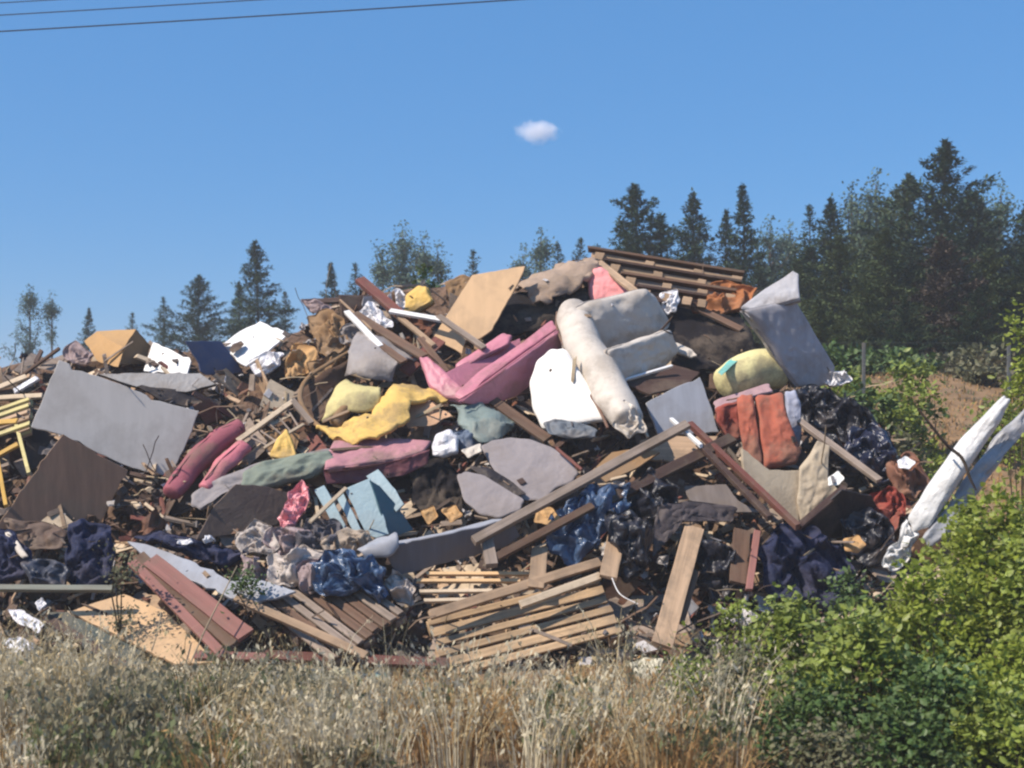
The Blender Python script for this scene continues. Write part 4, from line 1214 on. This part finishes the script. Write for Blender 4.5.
soft('white_cushion', 'narrow whitish cushion in the dark hollow right of the cream sofa', 'cushion', [(669, 346), (676, 343), (692, 350), (697, 356), (690, 358), (674, 352)], -10, 40, .46, .06, 3, CREAM, .01)
sheet('dark_fill', 'dark sheet added for the deep shade in the hollow under the pallets', 'cover', [(660, 312, .3), (700, 308, .3), (740, 314, .3)], [(672, 372, .25), (712, 372, .25), (760, 362, .25)], .01, MATS['black_fill'], bulge=.05, crumple=.06)  # near-black sheet added, the hollow's deep shade put into its colour
beam('plank', 'light plank edging the left end of the pallet stack', 'plank', (598, 262, .45), (634, 291, .75), .08, .03, W_TAN, group='loose planks and rails')
beam('plank', 'thin brown plank sloping down right under the rust cloth', 'plank', (684, 302, .5), (742, 330, .4), .07, .03, W_BROWN, group='loose planks and rails')
b = thing('shelf_board', P(645, 378, hd(645, 378) - .6), 'dark shelf board with a white front edge right of the cream sofa', 'board')
plate('board', None, None, [(618, 381), (672, 364), (700, 372), (688, 384), (650, 394)], 10, 55, .62, .025, W_DARK, b)
beam('front_edge', None, None, (615, 383, .70), (672, 366, .72), .022, .03, WHITE, parent=b)
plate('pale_blue_board', 'square pale blue grey panel between the cream sofa and the terracotta cushion', 'board',
      [(646, 403), (674, 388), (700, 377), (710, 404), (719, 432), (690, 434), (658, 434)], 8, 14, .56, .03, PALEBLUE, edge=WHITE)
m_ = thing('stained_mattress', P(785, 340, hd(785, 340) - .5), 'tall grey mattress standing tilted at the right shoulder of the heap', 'mattress')
soft('mattress_pad', None, None, [(742, 310), (762, 306), (792, 300), (812, 334), (832, 368), (828, 384), (812, 388), (795, 387), (780, 366), (764, 340)], 28, 0, .42, .14, 6, STAINM, .006, parent=m_, rounded=False, d=11.6)
soft('folded_top', None, None, [(741, 309), (766, 291), (793, 273), (799, 276), (800, 300), (776, 307), (752, 312)], -16, 28, .42, .10, 6, M('mattress_lit', (188, 186, 190), .85, var=.1), .006, parent=m_, rounded=False, d=11.55)  # lighter copy of the mattress grey, painting in the sunlit upper face
p = thing('rolled_pillow', P(745, 372, hd(745, 372) - .6), 'fat yellowish padded roll with a turquoise stain below the upright mattress', 'mattress')
tube('pad', None, None, [(724, 384, .62, .14), (742, 376, .64, .185), (762, 370, .62, .19), (780, 370, .56, .17)], PILLOW, parent=p, crumple=.012, caps=.25)
soft('stain', None, None, [(718, 372), (728, 361), (742, 354), (756, 350), (758, 353), (742, 359), (730, 366), (722, 375)], -14, 62, .915, .012, 2, M('turquoise', (110, 200, 190), .8, var=.2), .003, parent=p)
c = thing('terracotta_cushion', P(762, 430, hd(762, 430) - .7), 'terracotta orange seat cushions standing in the right of the heap', 'cushion')
soft('cushion', None, None, [(737, 400), (742, 395), (752, 396), (757, 420), (763, 466), (752, 470), (745, 462), (740, 430)], -8, 12, .76, .14, 4, TERRA, .012, parent=c)
soft('cushion', None, None, [(756, 398), (780, 393), (786, 412), (792, 430), (801, 452), (796, 464), (780, 468), (764, 468), (760, 440)], 0, 14, .72, .14, 4, TERRA, .012, parent=c)
soft('cushion', None, None, [(716, 408), (726, 403), (740, 402), (742, 424), (738, 440), (726, 438), (716, 420)], 12, 8, .62, .12, 4, M('terra_shaded', (168, 76, 60), .9, var=.2), .012, parent=c)  # darker terracotta copy: shading of the left cushion put into its colour
soft('pink_board', 'flat dusty pink padded strip on top of the terracotta cushions', 'cushion', [(714, 402), (740, 393), (768, 384), (772, 392), (746, 399), (716, 410)], -10, 50, .66, .05, 4, M('dust_pink', (178, 142, 146), .8, var=.15), .006)
soft('grey_pad', 'narrow pale grey pad right of the terracotta cushions', 'cushion', [(785, 392), (795, 390), (800, 404), (801, 430), (800, 446), (792, 440), (786, 415)], -5, 8, .64, .1, 4, M('pad_grey', (172, 176, 196), .8, var=.12), .008)

# ================================================================== right side
b = thing('broken_armchair', P(795, 475, hd(795, 475) - .7), 'upturned beige armchair carcass with a V shaped underside on the right', 'armchair')
plate('side_panel', None, None, [(742, 448), (770, 470), (800, 470), (800, 500), (799, 524), (786, 516), (762, 490), (744, 470)], 14, 20, .66, .04, BEIGE, b)
soft('seat_panel', None, None, [(800, 468), (818, 441), (830, 446), (828, 478), (838, 490), (818, 508), (800, 524), (796, 500)], -6, 12, .70, .07, 5, BEIGE, .012, parent=b, rounded=False)
beam('rail', None, None, (690, 424, .80), (798, 527, .95), .045, .05, W_RED, parent=b)
beam('rail', None, None, (798, 527, .92), (844, 488, .84), .05, .04, W_DARK, parent=b)
plate('bottom_panel', None, None, [(800, 528), (842, 490), (872, 496), (880, 512), (850, 538), (812, 540)], 30, -25, .6, .02, DARKP, b)
beam('light_batten', 'pale batten with a white top edge crossing the long dark beams', 'batten', (671, 419, .9), (701, 446, .96), .03, .03, WHITE, group='loose planks and rails')
beam('dark_batten', 'dark batten running down from the pale batten to the armchair carcass', 'batten', (698, 443, .9), (770, 518, .95), .05, .04, W_DARK, group='loose planks and rails')
beam('plank', 'light grey plank sloping down over the black bags at the right', 'plank', (799, 421, .72), (880, 481, .78), .06, .035, W_GREY, group='loose planks and rails')
soft('white_scrap', 'small bright white scrap on the edge of the armchair carcass', 'scrap', [(828, 478), (838, 471), (844, 478), (838, 485), (829, 486)], -20, 30, .88, .03, 3, LINING, .01)
for poly, lab, o_, m2 in [
    ([(792, 392), (812, 384), (836, 392), (846, 412), (836, 434), (806, 430), (794, 412)], 'black rubbish bag below the upright mattress', .5, BAGBLACK),
    ([(826, 402), (850, 400), (876, 414), (884, 436), (862, 448), (836, 440)], 'black rubbish bag in the middle of the right hand bag pile', .5, BAGBLACK),
    ([(850, 430), (876, 424), (894, 446), (900, 472), (882, 486), (858, 468), (842, 450)], 'black rubbish bag low on the right edge of the heap', .52, M('bag_navy', (30, 36, 62), .3, 'crumple', var=.4, dirt=.05, spec=.6, bump=.8)),
    ([(806, 430), (830, 432), (850, 452), (858, 474), (838, 470), (818, 450)], 'dark bag under the light grey plank', .5, BAGBLACK),
    ([(842, 520), (868, 508), (892, 520), (896, 548), (872, 566), (846, 552)], 'black bag below the bottom of the armchair carcass', .5, BAGBLACK),
    ([(626, 486), (650, 472), (672, 480), (676, 506), (660, 530), (636, 536), (624, 512)], 'shiny black bag right of the blue plastic, above the front pallet', .66, BAGBLACK),
    ([(606, 520), (630, 512), (650, 524), (648, 560), (630, 590), (612, 570)], 'shiny black bag hanging down beside the front pallet', .66, BAGBLACK),
    ([(690, 548), (716, 540), (742, 552), (746, 584), (718, 600), (694, 586)], 'black bag between the leaning planks', .4, BAGBLACK)]:
    soft('rubbish_bag', lab, 'bag', poly, -4, 22, o_, .26, 2, m2, .075, 7, group='dark rubbish bags')
soft('white_fluff', 'tuft of white stuffing right of the upright mattress', 'stuffing', [(820, 376), (830, 370), (846, 372), (852, 380), (842, 387), (826, 386)], -10, 30, .5, .1, 2, BAGWHITE, .05, 12)
soft('navy_cloth', 'heap of dark blue cloth under the armchair carcass', 'cloth', [(764, 530), (790, 524), (822, 532), (846, 548), (856, 580), (836, 606), (796, 606), (768, 590), (758, 560)], 0, 24, .48, .26, 2, NAVY, .08, 6)
soft('red_cloth', 'dark red rag at the right foot of the heap', 'rag', [(872, 492), (888, 486), (904, 498), (906, 516), (890, 530), (876, 514)], -5, 25, .55, .14, 2, REDC, .06, 7)
soft('brown_sack', 'brown sack with a pale top above the dark red rag', 'sack', [(888, 462), (904, 454), (922, 464), (928, 484), (914, 500), (896, 492)], -10, 25, .5, .18, 2, M('sack_brown', (142, 96, 76), .9, 'crumple', var=.35), .06, 7)
soft('white_scrap', 'pale scrap on top of the brown sack', 'scrap', [(898, 460), (906, 455), (916, 462), (910, 469), (900, 468)], -20, 40, .72, .05, 2, BAGWHITE, .02)
soft('peach_scrap', 'pale orange scrap below the dark red rag', 'scrap', [(844, 540), (858, 534), (866, 544), (858, 552), (846, 550)], -10, 40, .72, .05, 2, CARD, .02)

s = thing('plastic_roll', P(955, 465, 9.0), 'long white plastic wrapped roll sticking out at the right edge', 'roll')
soft('roll', None, None, [(908, 518), (926, 488), (960, 440), (1002, 397), (1010, 400), (1000, 422), (974, 460), (948, 500), (930, 526), (914, 532)], -22, 14, 0, .14, 2.6, PLASTIC, .004, 9, parent=s, d=9.0)
soft('loose_wrap', None, None, [(922, 538), (946, 510), (976, 464), (1004, 428), (1034, 402), (1040, 414), (1008, 450), (974, 498), (948, 534), (930, 548)], 10, 10, 0, .12, 2.4, M('plastic_dull', (168, 168, 172), .5, 'crumple', var=.3, dirt=.2, spec=.5, bump=.5), .014, 8, parent=s, d=9.08)
soft('torn_end', None, None, [(905, 518), (920, 534), (910, 558), (890, 572), (884, 566), (894, 540)], -6, 14, 0, .1, 2, PLASTIC, .05, 10, parent=s, d=9.0)
tube('dark_branch', 'thin dark branch bent over the white plastic roll', 'branch', [(918, 408, 0, .008), (930, 424, 0, .009), (948, 446, 0, .011), (962, 458, 0, .012), (970, 478, 0, .01), (976, 490, 0, .006)], M('branch_dark', (58, 46, 40), .9), d=8.8, crumple=.004, seg=6)

# ================================================================== centre
u = thing('round_tabletop', P(515, 475, hd(515, 475) - .6), 'broken round grey tabletop folded in two in the centre of the heap', 'table')
soft('top_half', None, None, [(481, 447), (492, 441), (510, 438), (530, 440), (552, 448), (568, 459), (578, 473), (572, 482), (556, 488), (544, 500), (524, 500), (504, 484), (490, 464)], 3, 44, .60, .05, 7, STONE, .003, parent=u, back=.7)
soft('bottom_half', None, None, [(457, 476), (466, 472), (484, 476), (504, 488), (524, 500), (520, 510), (500, 518), (480, 514), (464, 500)], -3, 36, .66, .05, 7, STONE, .003, parent=u, back=.7)
soft('dark_strip', 'dark strip in the fold of the round tabletop', 'scrap', [(470, 466), (490, 468), (512, 482), (526, 494), (514, 496), (492, 484)], 5, 35, .68, .03, 2, DARKP, .01)  # thin dark piece laid along the fold between the two halves
soft('white_sack', 'white rounded sack left of the round tabletop', 'sack', [(432, 446), (436, 434), (450, 430), (458, 438), (458, 452), (444, 458), (434, 456)], -18, 25, .62, .14, 2, BAGWHITE, .015)
soft('blue_cloth', 'blue grey cloth lying behind the white rounded sack', 'cloth', [(452, 432), (466, 430), (484, 438), (482, 448), (466, 452), (456, 444)], 0, 40, .55, .1, 2, M('cloth_steel', (98, 112, 134), .8, 'crumple', var=.3), .03)
soft('paper_scrap', 'cream torn packet lying on the left edge of the round tabletop', 'packet', [(461, 450), (480, 444), (482, 452), (468, 458)], -15, 40, .74, .04, 3, CREAM, .01)
sheet('green_tarp', 'green grey tarpaulin above the round tabletop', 'tarpaulin', [(452, 406, .42), (478, 404, .5), (508, 418, .5), (512, 424, .5)], [(462, 424, .5), (474, 440, .6), (494, 440, .6), (512, 432, .5)], .008, GREENT, bulge=.08, crumple=.05, freq=8)
beam('plank', 'reddish brown plank between the green tarpaulin and the cream sofa', 'plank', (492, 400, .5), (548, 440, .55), .10, .03, W_BROWN, group='loose planks and rails')
soft('grey_sack', 'dark grey flat bag under the white underside of the cream sofa', 'bag', [(543, 424), (556, 420), (580, 424), (598, 430), (594, 438), (566, 438), (548, 434)], -8, 40, .72, .08, 2.5, M('sack_slate', (104, 112, 122), .6, 'crumple', var=.3), .02)
beam('long_pole', 'long grey brown beam crossing the centre of the heap upwards to the right', 'beam', (474, 541, .86), (688, 424, 1.0), .07, .05, W_GREY, group='long beams across the centre')
beam('long_pole', 'second long beam lying parallel below the first one', 'beam', (492, 560, .74), (592, 506, .80), .06, .04, W_BROWN, group='long beams across the centre')
beam('long_pole', 'dark beam parallel to the first on the right below the pale blue panel', 'beam', (600, 505, .78), (732, 438, .84), .09, .05, W_DARK, group='long beams across the centre')
beam('short_block', 'short wooden block under the lower end of the long beam', 'wood', (486, 538, .74), (492, 566, .76), .09, .05, W_GREY, group='loose planks and rails')
plate('chipboard_piece', 'flat light brown board piece above the long beam', 'board', [(592, 470), (612, 452), (640, 448), (660, 452), (640, 466), (606, 482)], -6, 45, .62, .02, CARD2)
plate('chipboard_piece', 'flat light board below the pale blue panel', 'board', [(640, 440), (672, 436), (718, 436), (706, 452), (672, 462), (640, 458)], 4, 40, .52, .02, W_TAN)
plate('grey_board', 'grey board lying below the batten at centre right', 'board', [(684, 486), (726, 484), (738, 500), (760, 512), (716, 512), (690, 500)], 8, 40, .55, .02, M('board_mid', (130, 118, 112), .7, 'streak'))
soft('grey_flap', 'grey bent flap hanging over the black bags at centre right', 'cover', [(660, 504), (690, 500), (736, 508), (730, 520), (692, 516), (672, 526), (662, 548), (652, 556), (654, 522)], 12, 16, .62, .03, 3, M('flap_grey', (92, 82, 84), .7), .02)
for lab, x0, y0, x1, y1 in [('short reddish stick lying across the left part of the long beams', 556, 448, 582, 470), ('thin white edged stick by the cream sofa corner', 641, 420, 648, 438), ('thin pale stick below the round tabletop', 610, 480, 626, 476)]:
    beam('stick', lab, 'stick', (x0, y0, .7), (x1, y1, .72), .022, .02, W_RED if 'reddish' in lab else W_PALE, group='loose sticks')
soft('blue_plastic', 'shiny steel blue plastic sheet bunched in the centre right', 'plastic', [(540, 528), (556, 510), (580, 494), (606, 484), (628, 484), (632, 508), (616, 528), (600, 546), (576, 560), (552, 552)], -6, 26, .66, .22, 2, BAGBLUE, .08, 8)
soft('peach_scrap', 'pale orange scrap under the long beam', 'scrap', [(536, 510), (552, 508), (560, 518), (548, 524), (534, 522)], -10, 40, .68, .05, 2, CARD, .02)
ch = thing('metal_channel', P(450, 540, hd(450, 540) - .6), 'long grey metal channel lying level left of the long beam', 'channel')
plate('web', None, None, [(382, 548), (420, 540), (470, 529), (512, 520), (520, 536), (504, 548), (456, 560), (398, 576)], 16, -14, .70, .02, METAL_SHADED, ch)
plate('flange', None, None, [(366, 554), (384, 543), (440, 533), (492, 519), (514, 518), (470, 530), (420, 541), (384, 549)], 0, 62, .70, .015, PALEBLUE, ch)

# ================================================================== centre left: cabinet, rags, bags
cb = thing('blue_cabinet', P(380, 508, hd(380, 508) - .6), 'broken light blue cabinet standing open above the metal channel', 'cabinet')
plate('side_panel', None, None, [(344, 489), (358, 483), (370, 478), (380, 506), (389, 534), (376, 538), (366, 534), (356, 512)], -8, 16, .68, .02, BLUECAB, cb)
plate('back_panel', None, None, [(370, 480), (380, 486), (396, 504), (414, 530), (398, 536), (388, 534), (378, 504)], 34, 6, .66, .02, CAB_SHADED, cb)
plate('door', None, None, [(366, 476), (378, 469), (392, 486), (404, 504), (396, 512), (382, 492)], -14, 22, .74, .02, BLUECAB, cb)
plate('shelf', None, None, [(314, 490), (324, 485), (334, 502), (345, 524), (350, 534), (338, 532)], -8, 22, .58, .015, BLUECAB, cb)
plate('shelf', None, None, [(336, 496), (343, 492), (354, 514), (362, 532), (354, 534)], -8, 22, .62, .015, BLUECAB, cb)
beam('rail', None, None, (310, 522, .74), (346, 488, .8), .03, .02, W_PALE, parent=cb)
soft('pink_bag', 'crumpled bright pink plastic bag in the rags left of the blue cabinet', 'bag', [(279, 520), (286, 506), (292, 498), (294, 486), (300, 481), (309, 488), (309, 506), (300, 520), (288, 532)], -8, 25, .62, .14, 2, BAGPINK, .06, 9)
for poly, m3, lab, o_ in [
    ([(238, 532), (252, 522), (270, 528), (276, 548), (262, 560), (242, 554)], BLANKET2, 'striped pinkish rag at the left end of the rag pile', .55),
    ([(266, 530), (290, 524), (304, 536), (296, 556), (274, 556)], BLANKET, 'greyish rag just under the pink bag', .58),
    ([(296, 528), (318, 516), (334, 520), (336, 540), (314, 552), (298, 546)], M('rag_slate', (104, 100, 108), .9, 'crumple', var=.4), 'slate rag right of the pink bag', .6),
    ([(272, 556), (300, 548), (322, 552), (318, 576), (292, 590), (272, 580)], BLANKET2, 'pale folded blanket left of the blue bag', .6),
    ([(322, 540), (346, 530), (372, 534), (384, 548), (360, 560), (330, 562)], M('rag_sand', (176, 158, 140), .95, 'crumple', var=.35), 'sand coloured blanket above the blue bag', .62),
    ([(240, 560), (262, 562), (276, 576), (262, 588), (244, 580)], BLANKET, 'dark greyish rag low at the left of the rag pile', .5),
    ([(300, 566), (318, 560), (322, 588), (304, 596)], BLANKET, 'narrow rag touching the blue bag on its left', .62),
    ([(384, 584), (402, 574), (416, 588), (410, 606), (392, 602)], BLANKET2, 'pale rag between the blue bag and the stacked laths', .5)]:
    soft('rag', lab, 'rag', poly, -6, 30, o_, .14, 2, m3, .075, 8, group='rags in the rag pile')
sheet('white_flap', 'pale grey plastic flap lying on the end of the metal channel', 'flap', [(358, 552, .78), (372, 540, .8), (396, 534, .82)], [(366, 560, .8), (386, 556, .84), (398, 548, .84)], .006, PALEBLUE, bulge=.06, crumple=.02)
soft('blue_bag', 'shiny blue plastic bag hanging below the metal channel', 'bag', [(312, 566), (324, 552), (348, 550), (374, 556), (384, 570), (390, 600), (378, 602), (362, 588), (340, 594), (318, 592)], -4, 20, .70, .24, 2, BAGBLUE, .07, 9)
soft('hollow_fill', 'near black sheet added for the shade in the hollow right of the blue cabinet', 'cover', [(414, 462), (446, 456), (460, 480), (462, 512), (430, 520), (412, 500)], 8, 30, .28, .06, 2, MATS['black_fill'], .03)  # added near-black sheet; its colour holds the shade of the hollow
for k, (poly, lab) in enumerate([([(420, 512), (432, 506), (440, 516), (430, 524)], 'small tan cardboard scrap above the metal channel'), ([(442, 510), (454, 506), (462, 516), (450, 524)], 'small tan cardboard scrap right of the other one above the channel')]):
    soft('cardboard_scrap', lab, 'cardboard', poly, -10, 30, .48, .06, 2.5, CARD, .03)

# ================================================================== lower left
plate('grey_blue_board', 'long grey blue board sloping down right at lower left', 'board', [(127, 541), (146, 544), (190, 560), (232, 582), (262, 602), (236, 600), (190, 580), (150, 560)], -6, 52, .62, .025, PALEBLUE)
plate('pale_blue_board', 'short pale blue board at the upper end of the left pallet', 'board', [(224, 583), (245, 576), (270, 582), (296, 591), (276, 598), (256, 602)], -12, 52, .60, .02, PALEBLUE)
for lab, A, B, w, m4 in [
    ('reddish plank under the grey blue board', (150, 560, .60), (246, 636, .62), .13, PINKB),
    ('dark brown plank below the reddish one', (138, 556, .56), (234, 646, .58), .10, W_BROWN),
    ('reddish edged plank lying on the tan panel', (132, 562, .60), (224, 656, .62), .07, PINKB)]:
    beam('plank', lab, 'plank', A, B, w, .035, m4, group='loose planks and rails')
plate('tan_board', 'light tan panel lying flat at the lower left foot of the heap', 'board', [(70, 612), (96, 602), (124, 594), (164, 610), (190, 634), (216, 662), (176, 664), (122, 638)], -4, 55, .44, .03, TANB)
plate('green_board', 'dark green grey board left of the light tan panel', 'board', [(48, 612), (68, 612), (102, 630), (144, 652), (150, 672), (110, 658), (64, 632)], 2, 45, .42, .04, GREENB)
beam('plank', 'dark brown plank along the lower edge of the green grey board', 'plank', (46, 618, .46), (146, 680, .46), .07, .03, W_DARK, group='loose planks and rails')
beam('long_rail', 'long greenish grey rail lying level at the left edge', 'rail', (-30, 588, .66), (114, 589, .66), .045, .04, M('rail_green', (120, 122, 110), .6, 'wood'), group='loose planks and rails')
for poly, m5, lab in [
    ([(70, 526), (84, 520), (110, 526), (112, 552), (106, 584), (84, 588), (62, 580), (68, 552)], NAVY, 'dark blue cloth bag standing at lower left'),
    ([(-8, 532), (12, 530), (30, 548), (30, 572), (10, 584), (-8, 580)], NAVY, 'dark blue bundle at the left edge'),
    ([(136, 536), (160, 530), (196, 542), (222, 546), (244, 556), (222, 566), (176, 552)], NAVY, 'dark blue cloth behind the grey blue board'),
    ([(24, 566), (50, 560), (74, 574), (60, 590), (30, 590)], M('bag_slate', (70, 74, 88), .4, 'crumple', var=.4), 'slate coloured bag between the two dark blue bundles')]:
    soft('dark_bundle', lab, 'bag', poly, 0, 24, .5, .2, 2.2, m5, .05, 7, group='dark blue bundles')
for poly, lab in [([(8, 610), (22, 610), (44, 624), (38, 632), (16, 622)], 'crumpled white plastic piece, upper of the two at lower left'),
                  ([(4, 640), (18, 636), (36, 644), (34, 652), (10, 652)], 'crumpled white plastic piece, lower of the two at lower left'),
                  ([(34, 604), (42, 598), (46, 604), (40, 610)], 'tiny white scrap above the two white plastic pieces'),
                  ([(170, 540), (190, 539), (194, 544), (176, 545)], 'thin white paper strip on the dark blue cloth'),
                  ([(202, 540), (212, 537), (214, 542), (204, 544)], 'tiny pale paper right of the thin white strip')]:
    soft('white_plastic', lab, 'plastic', poly, -14, 35, .60, .05, 2.2, BAGWHITE, .02, 14, group='white plastic and paper scraps')
soft('white_stick', 'pale curved piece of foam at the left edge above the bundles', 'foam', [(2, 532), (8, 530), (20, 544), (28, 556), (22, 558), (10, 546)], -20, 35, .62, .04, 3, CREAM, .006)
soft('brown_sheet', 'brown leathery sheet lying under the brown board at left', 'sheet', [(4, 520), (30, 520), (66, 530), (60, 548), (30, 552), (8, 540)], -4, 36, .42, .06, 2.5, M('leather', (104, 82, 70), .7, 'crumple', var=.3), .03)
pallet('pallet lying flat with many narrow slats at lower left of the centre', (258, 606, .50), (330, 662, .60), (372, 588, .50), 9, W_GREY, W_BROWN, slat_w=.06, depth=.06)
beam('plank', 'light brown plank running down right in front of the flat pallet', 'plank', (236, 598, .66), (366, 656, .72), .06, .035, W_TAN, group='loose planks and rails')
beam('plank', 'reddish plank lying level at the foot of the heap', 'plank', (262, 656, .42), (450, 664, .42), .07, .05, W_RED, group='loose planks and rails')
beam('plank', 'short reddish plank at the foot of the light tan panel', 'plank', (196, 656, .52), (268, 658, .52), .06, .05, PINKB, group='loose planks and rails')
soft('green_sack', 'grey green sack half hidden in the grass below the level plank', 'sack', [(312, 684), (326, 672), (346, 666), (362, 676), (366, 686), (338, 690)], -5, 35, .5, .12, 2.2, M('sack_sage', (176, 172, 140), .7, var=.25), .02)
soft('green_sack', 'small turquoise grey sack right of the larger one in the grass', 'sack', [(366, 680), (376, 672), (388, 674), (392, 684), (378, 688)], -5, 35, .5, .1, 2.2, M('sack_aqua', (130, 158, 150), .7, var=.25), .02)

# ================================================================== front pallet and its neighbours
pallet('large weathered pallet leaning at the front foot of the heap', (446, 680, .34), (624, 634, .40), (428, 618, .40), 6, M('wood_sun', (184, 152, 114), .85, 'wood', var=.35, dirt=.25), W_GREY, slat_w=.085, wlist=[.055, .072, .06, .055, .072, .052])
beam('plank', 'top plank of wood lying above the front pallet', 'plank', (430, 615, .62), (600, 562, .62), .075, .03, W_TAN, group='loose planks and rails')
beam('plank', 'second plank just under the top one on the front pallet', 'plank', (520, 605, .64), (600, 576, .64), .06, .03, W_PALE, group='loose planks and rails')
beam('plank', 'short upright board between stacked laths and blue plastic', 'plank', (540, 548, .62), (536, 588, .62), .12, .03, W_TAN, group='loose planks and rails')
beam('plank', 'short upright board at the right end of the front pallet', 'plank', (616, 538, .68), (608, 578, .68), .13, .03, W_TAN, group='loose planks and rails')
for q, (y, x0, x1, lab) in enumerate([(574, 426, 532, 'topmost'), (581, 416, 520, 'second from the top'), (592, 420, 492, 'third from the top'), (601, 424, 470, 'lowest')]):
    beam('thin_lath', lab + ' of the four bright laths stacked level above the front pallet', 'lath', (x0, y, .5), (x1, y + (0 if q < 2 else -1), .5), .028, .03, LATH if q < 2 else W_PALE, group='stacked bright laths')
beam('leaning_plank', 'wide weathered plank leaning steeply right of the front pallet', 'plank', (694, 528, .55), (662, 646, .60), .15, .035, W_TAN, group='leaning planks at the right foot')
beam('leaning_plank', 'narrower plank close beside the wide leaning one', 'plank', (694, 570, .50), (678, 622, .50), .09, .03, W_BROWN, group='leaning planks at the right foot')
beam('leaning_plank', 'thin upright reddish plank in front of the dark blue cloth', 'plank', (757, 532, .62), (749, 590, .62), .05, .03, PINKB, group='leaning planks at the right foot')
beam('leaning_plank', 'dark upright board behind the thin reddish plank', 'plank', (742, 530, .52), (738, 584, .52), .13, .03, W_BROWN, group='leaning planks at the right foot')
tube('white_string', 'thin white cord hanging in the gap right of the front pallet', 'string', [(612, 578, .7, .004), (620, 594, .7, .004), (638, 604, .7, .004)], WHITE, crumple=.004, seg=6)
soft('grass_scrap', 'pale green white plastic scrap in the dry grass under the front pallet', 'plastic', [(562, 690), (574, 684), (588, 676), (592, 682), (576, 692), (566, 696)], -10, 40, .6, .03, 2, M('scrap_mint', (196, 204, 176), .6, var=.1), .01)
soft('grass_scrap', 'whitish plastic scrap in the weeds at the foot of the leaning plank', 'plastic', [(630, 664), (646, 656), (664, 660), (660, 674), (640, 680)], -10, 40, .6, .06, 2, M('scrap_bone', (204, 196, 170), .6, var=.1), .03)
k = bar_between('fallen_post', P(30, 740, 7.05), P(182, 737, 7.05), .055, .05, W_GREY, None, (0, -.5, .85))
tag(k, 'weathered grey post lying in the grass at the bottom left', 'post')

tube('dry_stalk', 'long bare dry stalk leaning up in front of the light tan panel', 'stalk', [(190, 664, .8, .006), (206, 628, .85, .006), (224, 592, .9, .005), (237, 566, .9, .004)], MATS['twig_pale'], crumple=.003, seg=6)
tube('dry_stalk', 'short bare dry stalk standing before the middle of the light tan panel', 'stalk', [(152, 650, .8, .005), (158, 630, .8, .005), (161, 612, .8, .004)], MATS['twig_pale'], crumple=.003, seg=6)

# seams and piping on the padded things
for nm, pts, par in [
    ('seam', [(169, 484, .50, .006), (190, 456, .53, .006), (216, 432, .53, .006), (238, 423, .49, .005)], 'rose_cushion'),
    ('seam', [(205, 480, .49, .005), (222, 459, .53, .005), (242, 442, .52, .005)], 'rose_cushion.001')]:
    tube(nm, None, None, pts, M('seam_dark', (96, 50, 58), .9), parent=bpy.data.objects[par], crumple=.002, seg=6)
tube('piping', None, None, [(324, 470, .58, .006), (360, 467, .60, .006), (400, 460, .60, .006), (430, 450, .58, .006)], M('seam_dark', (96, 50, 58)), parent=bpy.data.objects['mauve_cushion'], crumple=.002, seg=6)
tube('piping', None, None, [(457, 401, .80, .006), (484, 385, .80, .006), (510, 366, .80, .006), (540, 342, .80, .006), (557, 328, .78, .006)], M('seam_pink', (150, 78, 96), .8), parent=bpy.data.objects['pink_sofa'], crumple=.002, seg=6)

# ================================================================== small litter lying on whatever it fell on
ROUGH = {'rubbish_mound', 'broken_wood', 'torn_scraps', 'crumpled_cardboard', 'dark_board', 'brown_sheet', 'cardboard_sheet'}
def litter(name, label, cat, N, mats, seed, lmin, lmax, thin):
    rnd = random.Random(seed)
    bpy.context.view_layer.update()
    dg = bpy.context.evaluated_depsgraph_get()
    V, Fa, MI = [], [], []
    for i in range(N):
        px = rnd.uniform(-60, 905); top = ridge(px)
        py = top - 10 + (668 - top) * rnd.random()
        p = P(px, py, hd(px, py) - .35)
        hit, loc, nn, idx, ob, _ = sc.ray_cast(dg, p + Vector((0, 0, 1.6)), Vector((0, 0, -1)))
        if not hit or ob.name.split('.')[0] in ('foliage', 'crown', 'stem', 'wild_oats', 'tall_weeds', 'seeding_weeds', 'heap_weeds', 'dry_grass', 'short_grass', 'ground', 'overhead_cable', 'fill_haze', 'dry_twigs'): continue
        if nn.z < .25: continue
        if ob.name.split('.')[0] not in ROUGH and rnd.random() > .10: continue
        m = frame(nn, Vector((0, 0, 0)), rnd.uniform(0, 360)).to_3x3()
        L = lmin + (lmax - lmin) * rnd.random() ** 2.2
        w = L * (rnd.uniform(.05, .14) if rnd.random() < thin else rnd.uniform(.3, .9)); h = rnd.uniform(.004, .014)
        tilt = rnd.uniform(-.15, .35)
        b = len(V); mi = rnd.randrange(len(mats))
        for x, y, z in box_verts(0, 0, 0, L, w, h):
            x *= 1 + rnd.uniform(-.3, .2); y *= 1 + rnd.uniform(-.4, .2)
            V.append(loc + m @ Vector((x, y, z + h * .5 + max(0, x) * tilt)))
        Fa += [tuple(b + q for q in f) for f in BOXF]; MI += [mi] * 6
    o = link_mesh(name, V, Fa, mats, mids=MI)
    tag(o, label, cat, kind='stuff')
litter('small_litter', 'innumerable small chips and crumbs of rubbish lying over the heap', 'litter', 2600, [W_GREY, W_BROWN, W_DARK, W_TAN, MATS['scrap_white'], MATS['scrap_grey'], MATS['scrap_brown'], MATS['scrap_dark']], 51, .015, .11, .4)
litter('fallen_sticks', 'innumerable short sticks and straws lying over the heap', 'sticks', 700, [W_GREY, W_BROWN, W_DARK, W_TAN, MATS['twig_pale']], 52, .10, .38, 1.0)
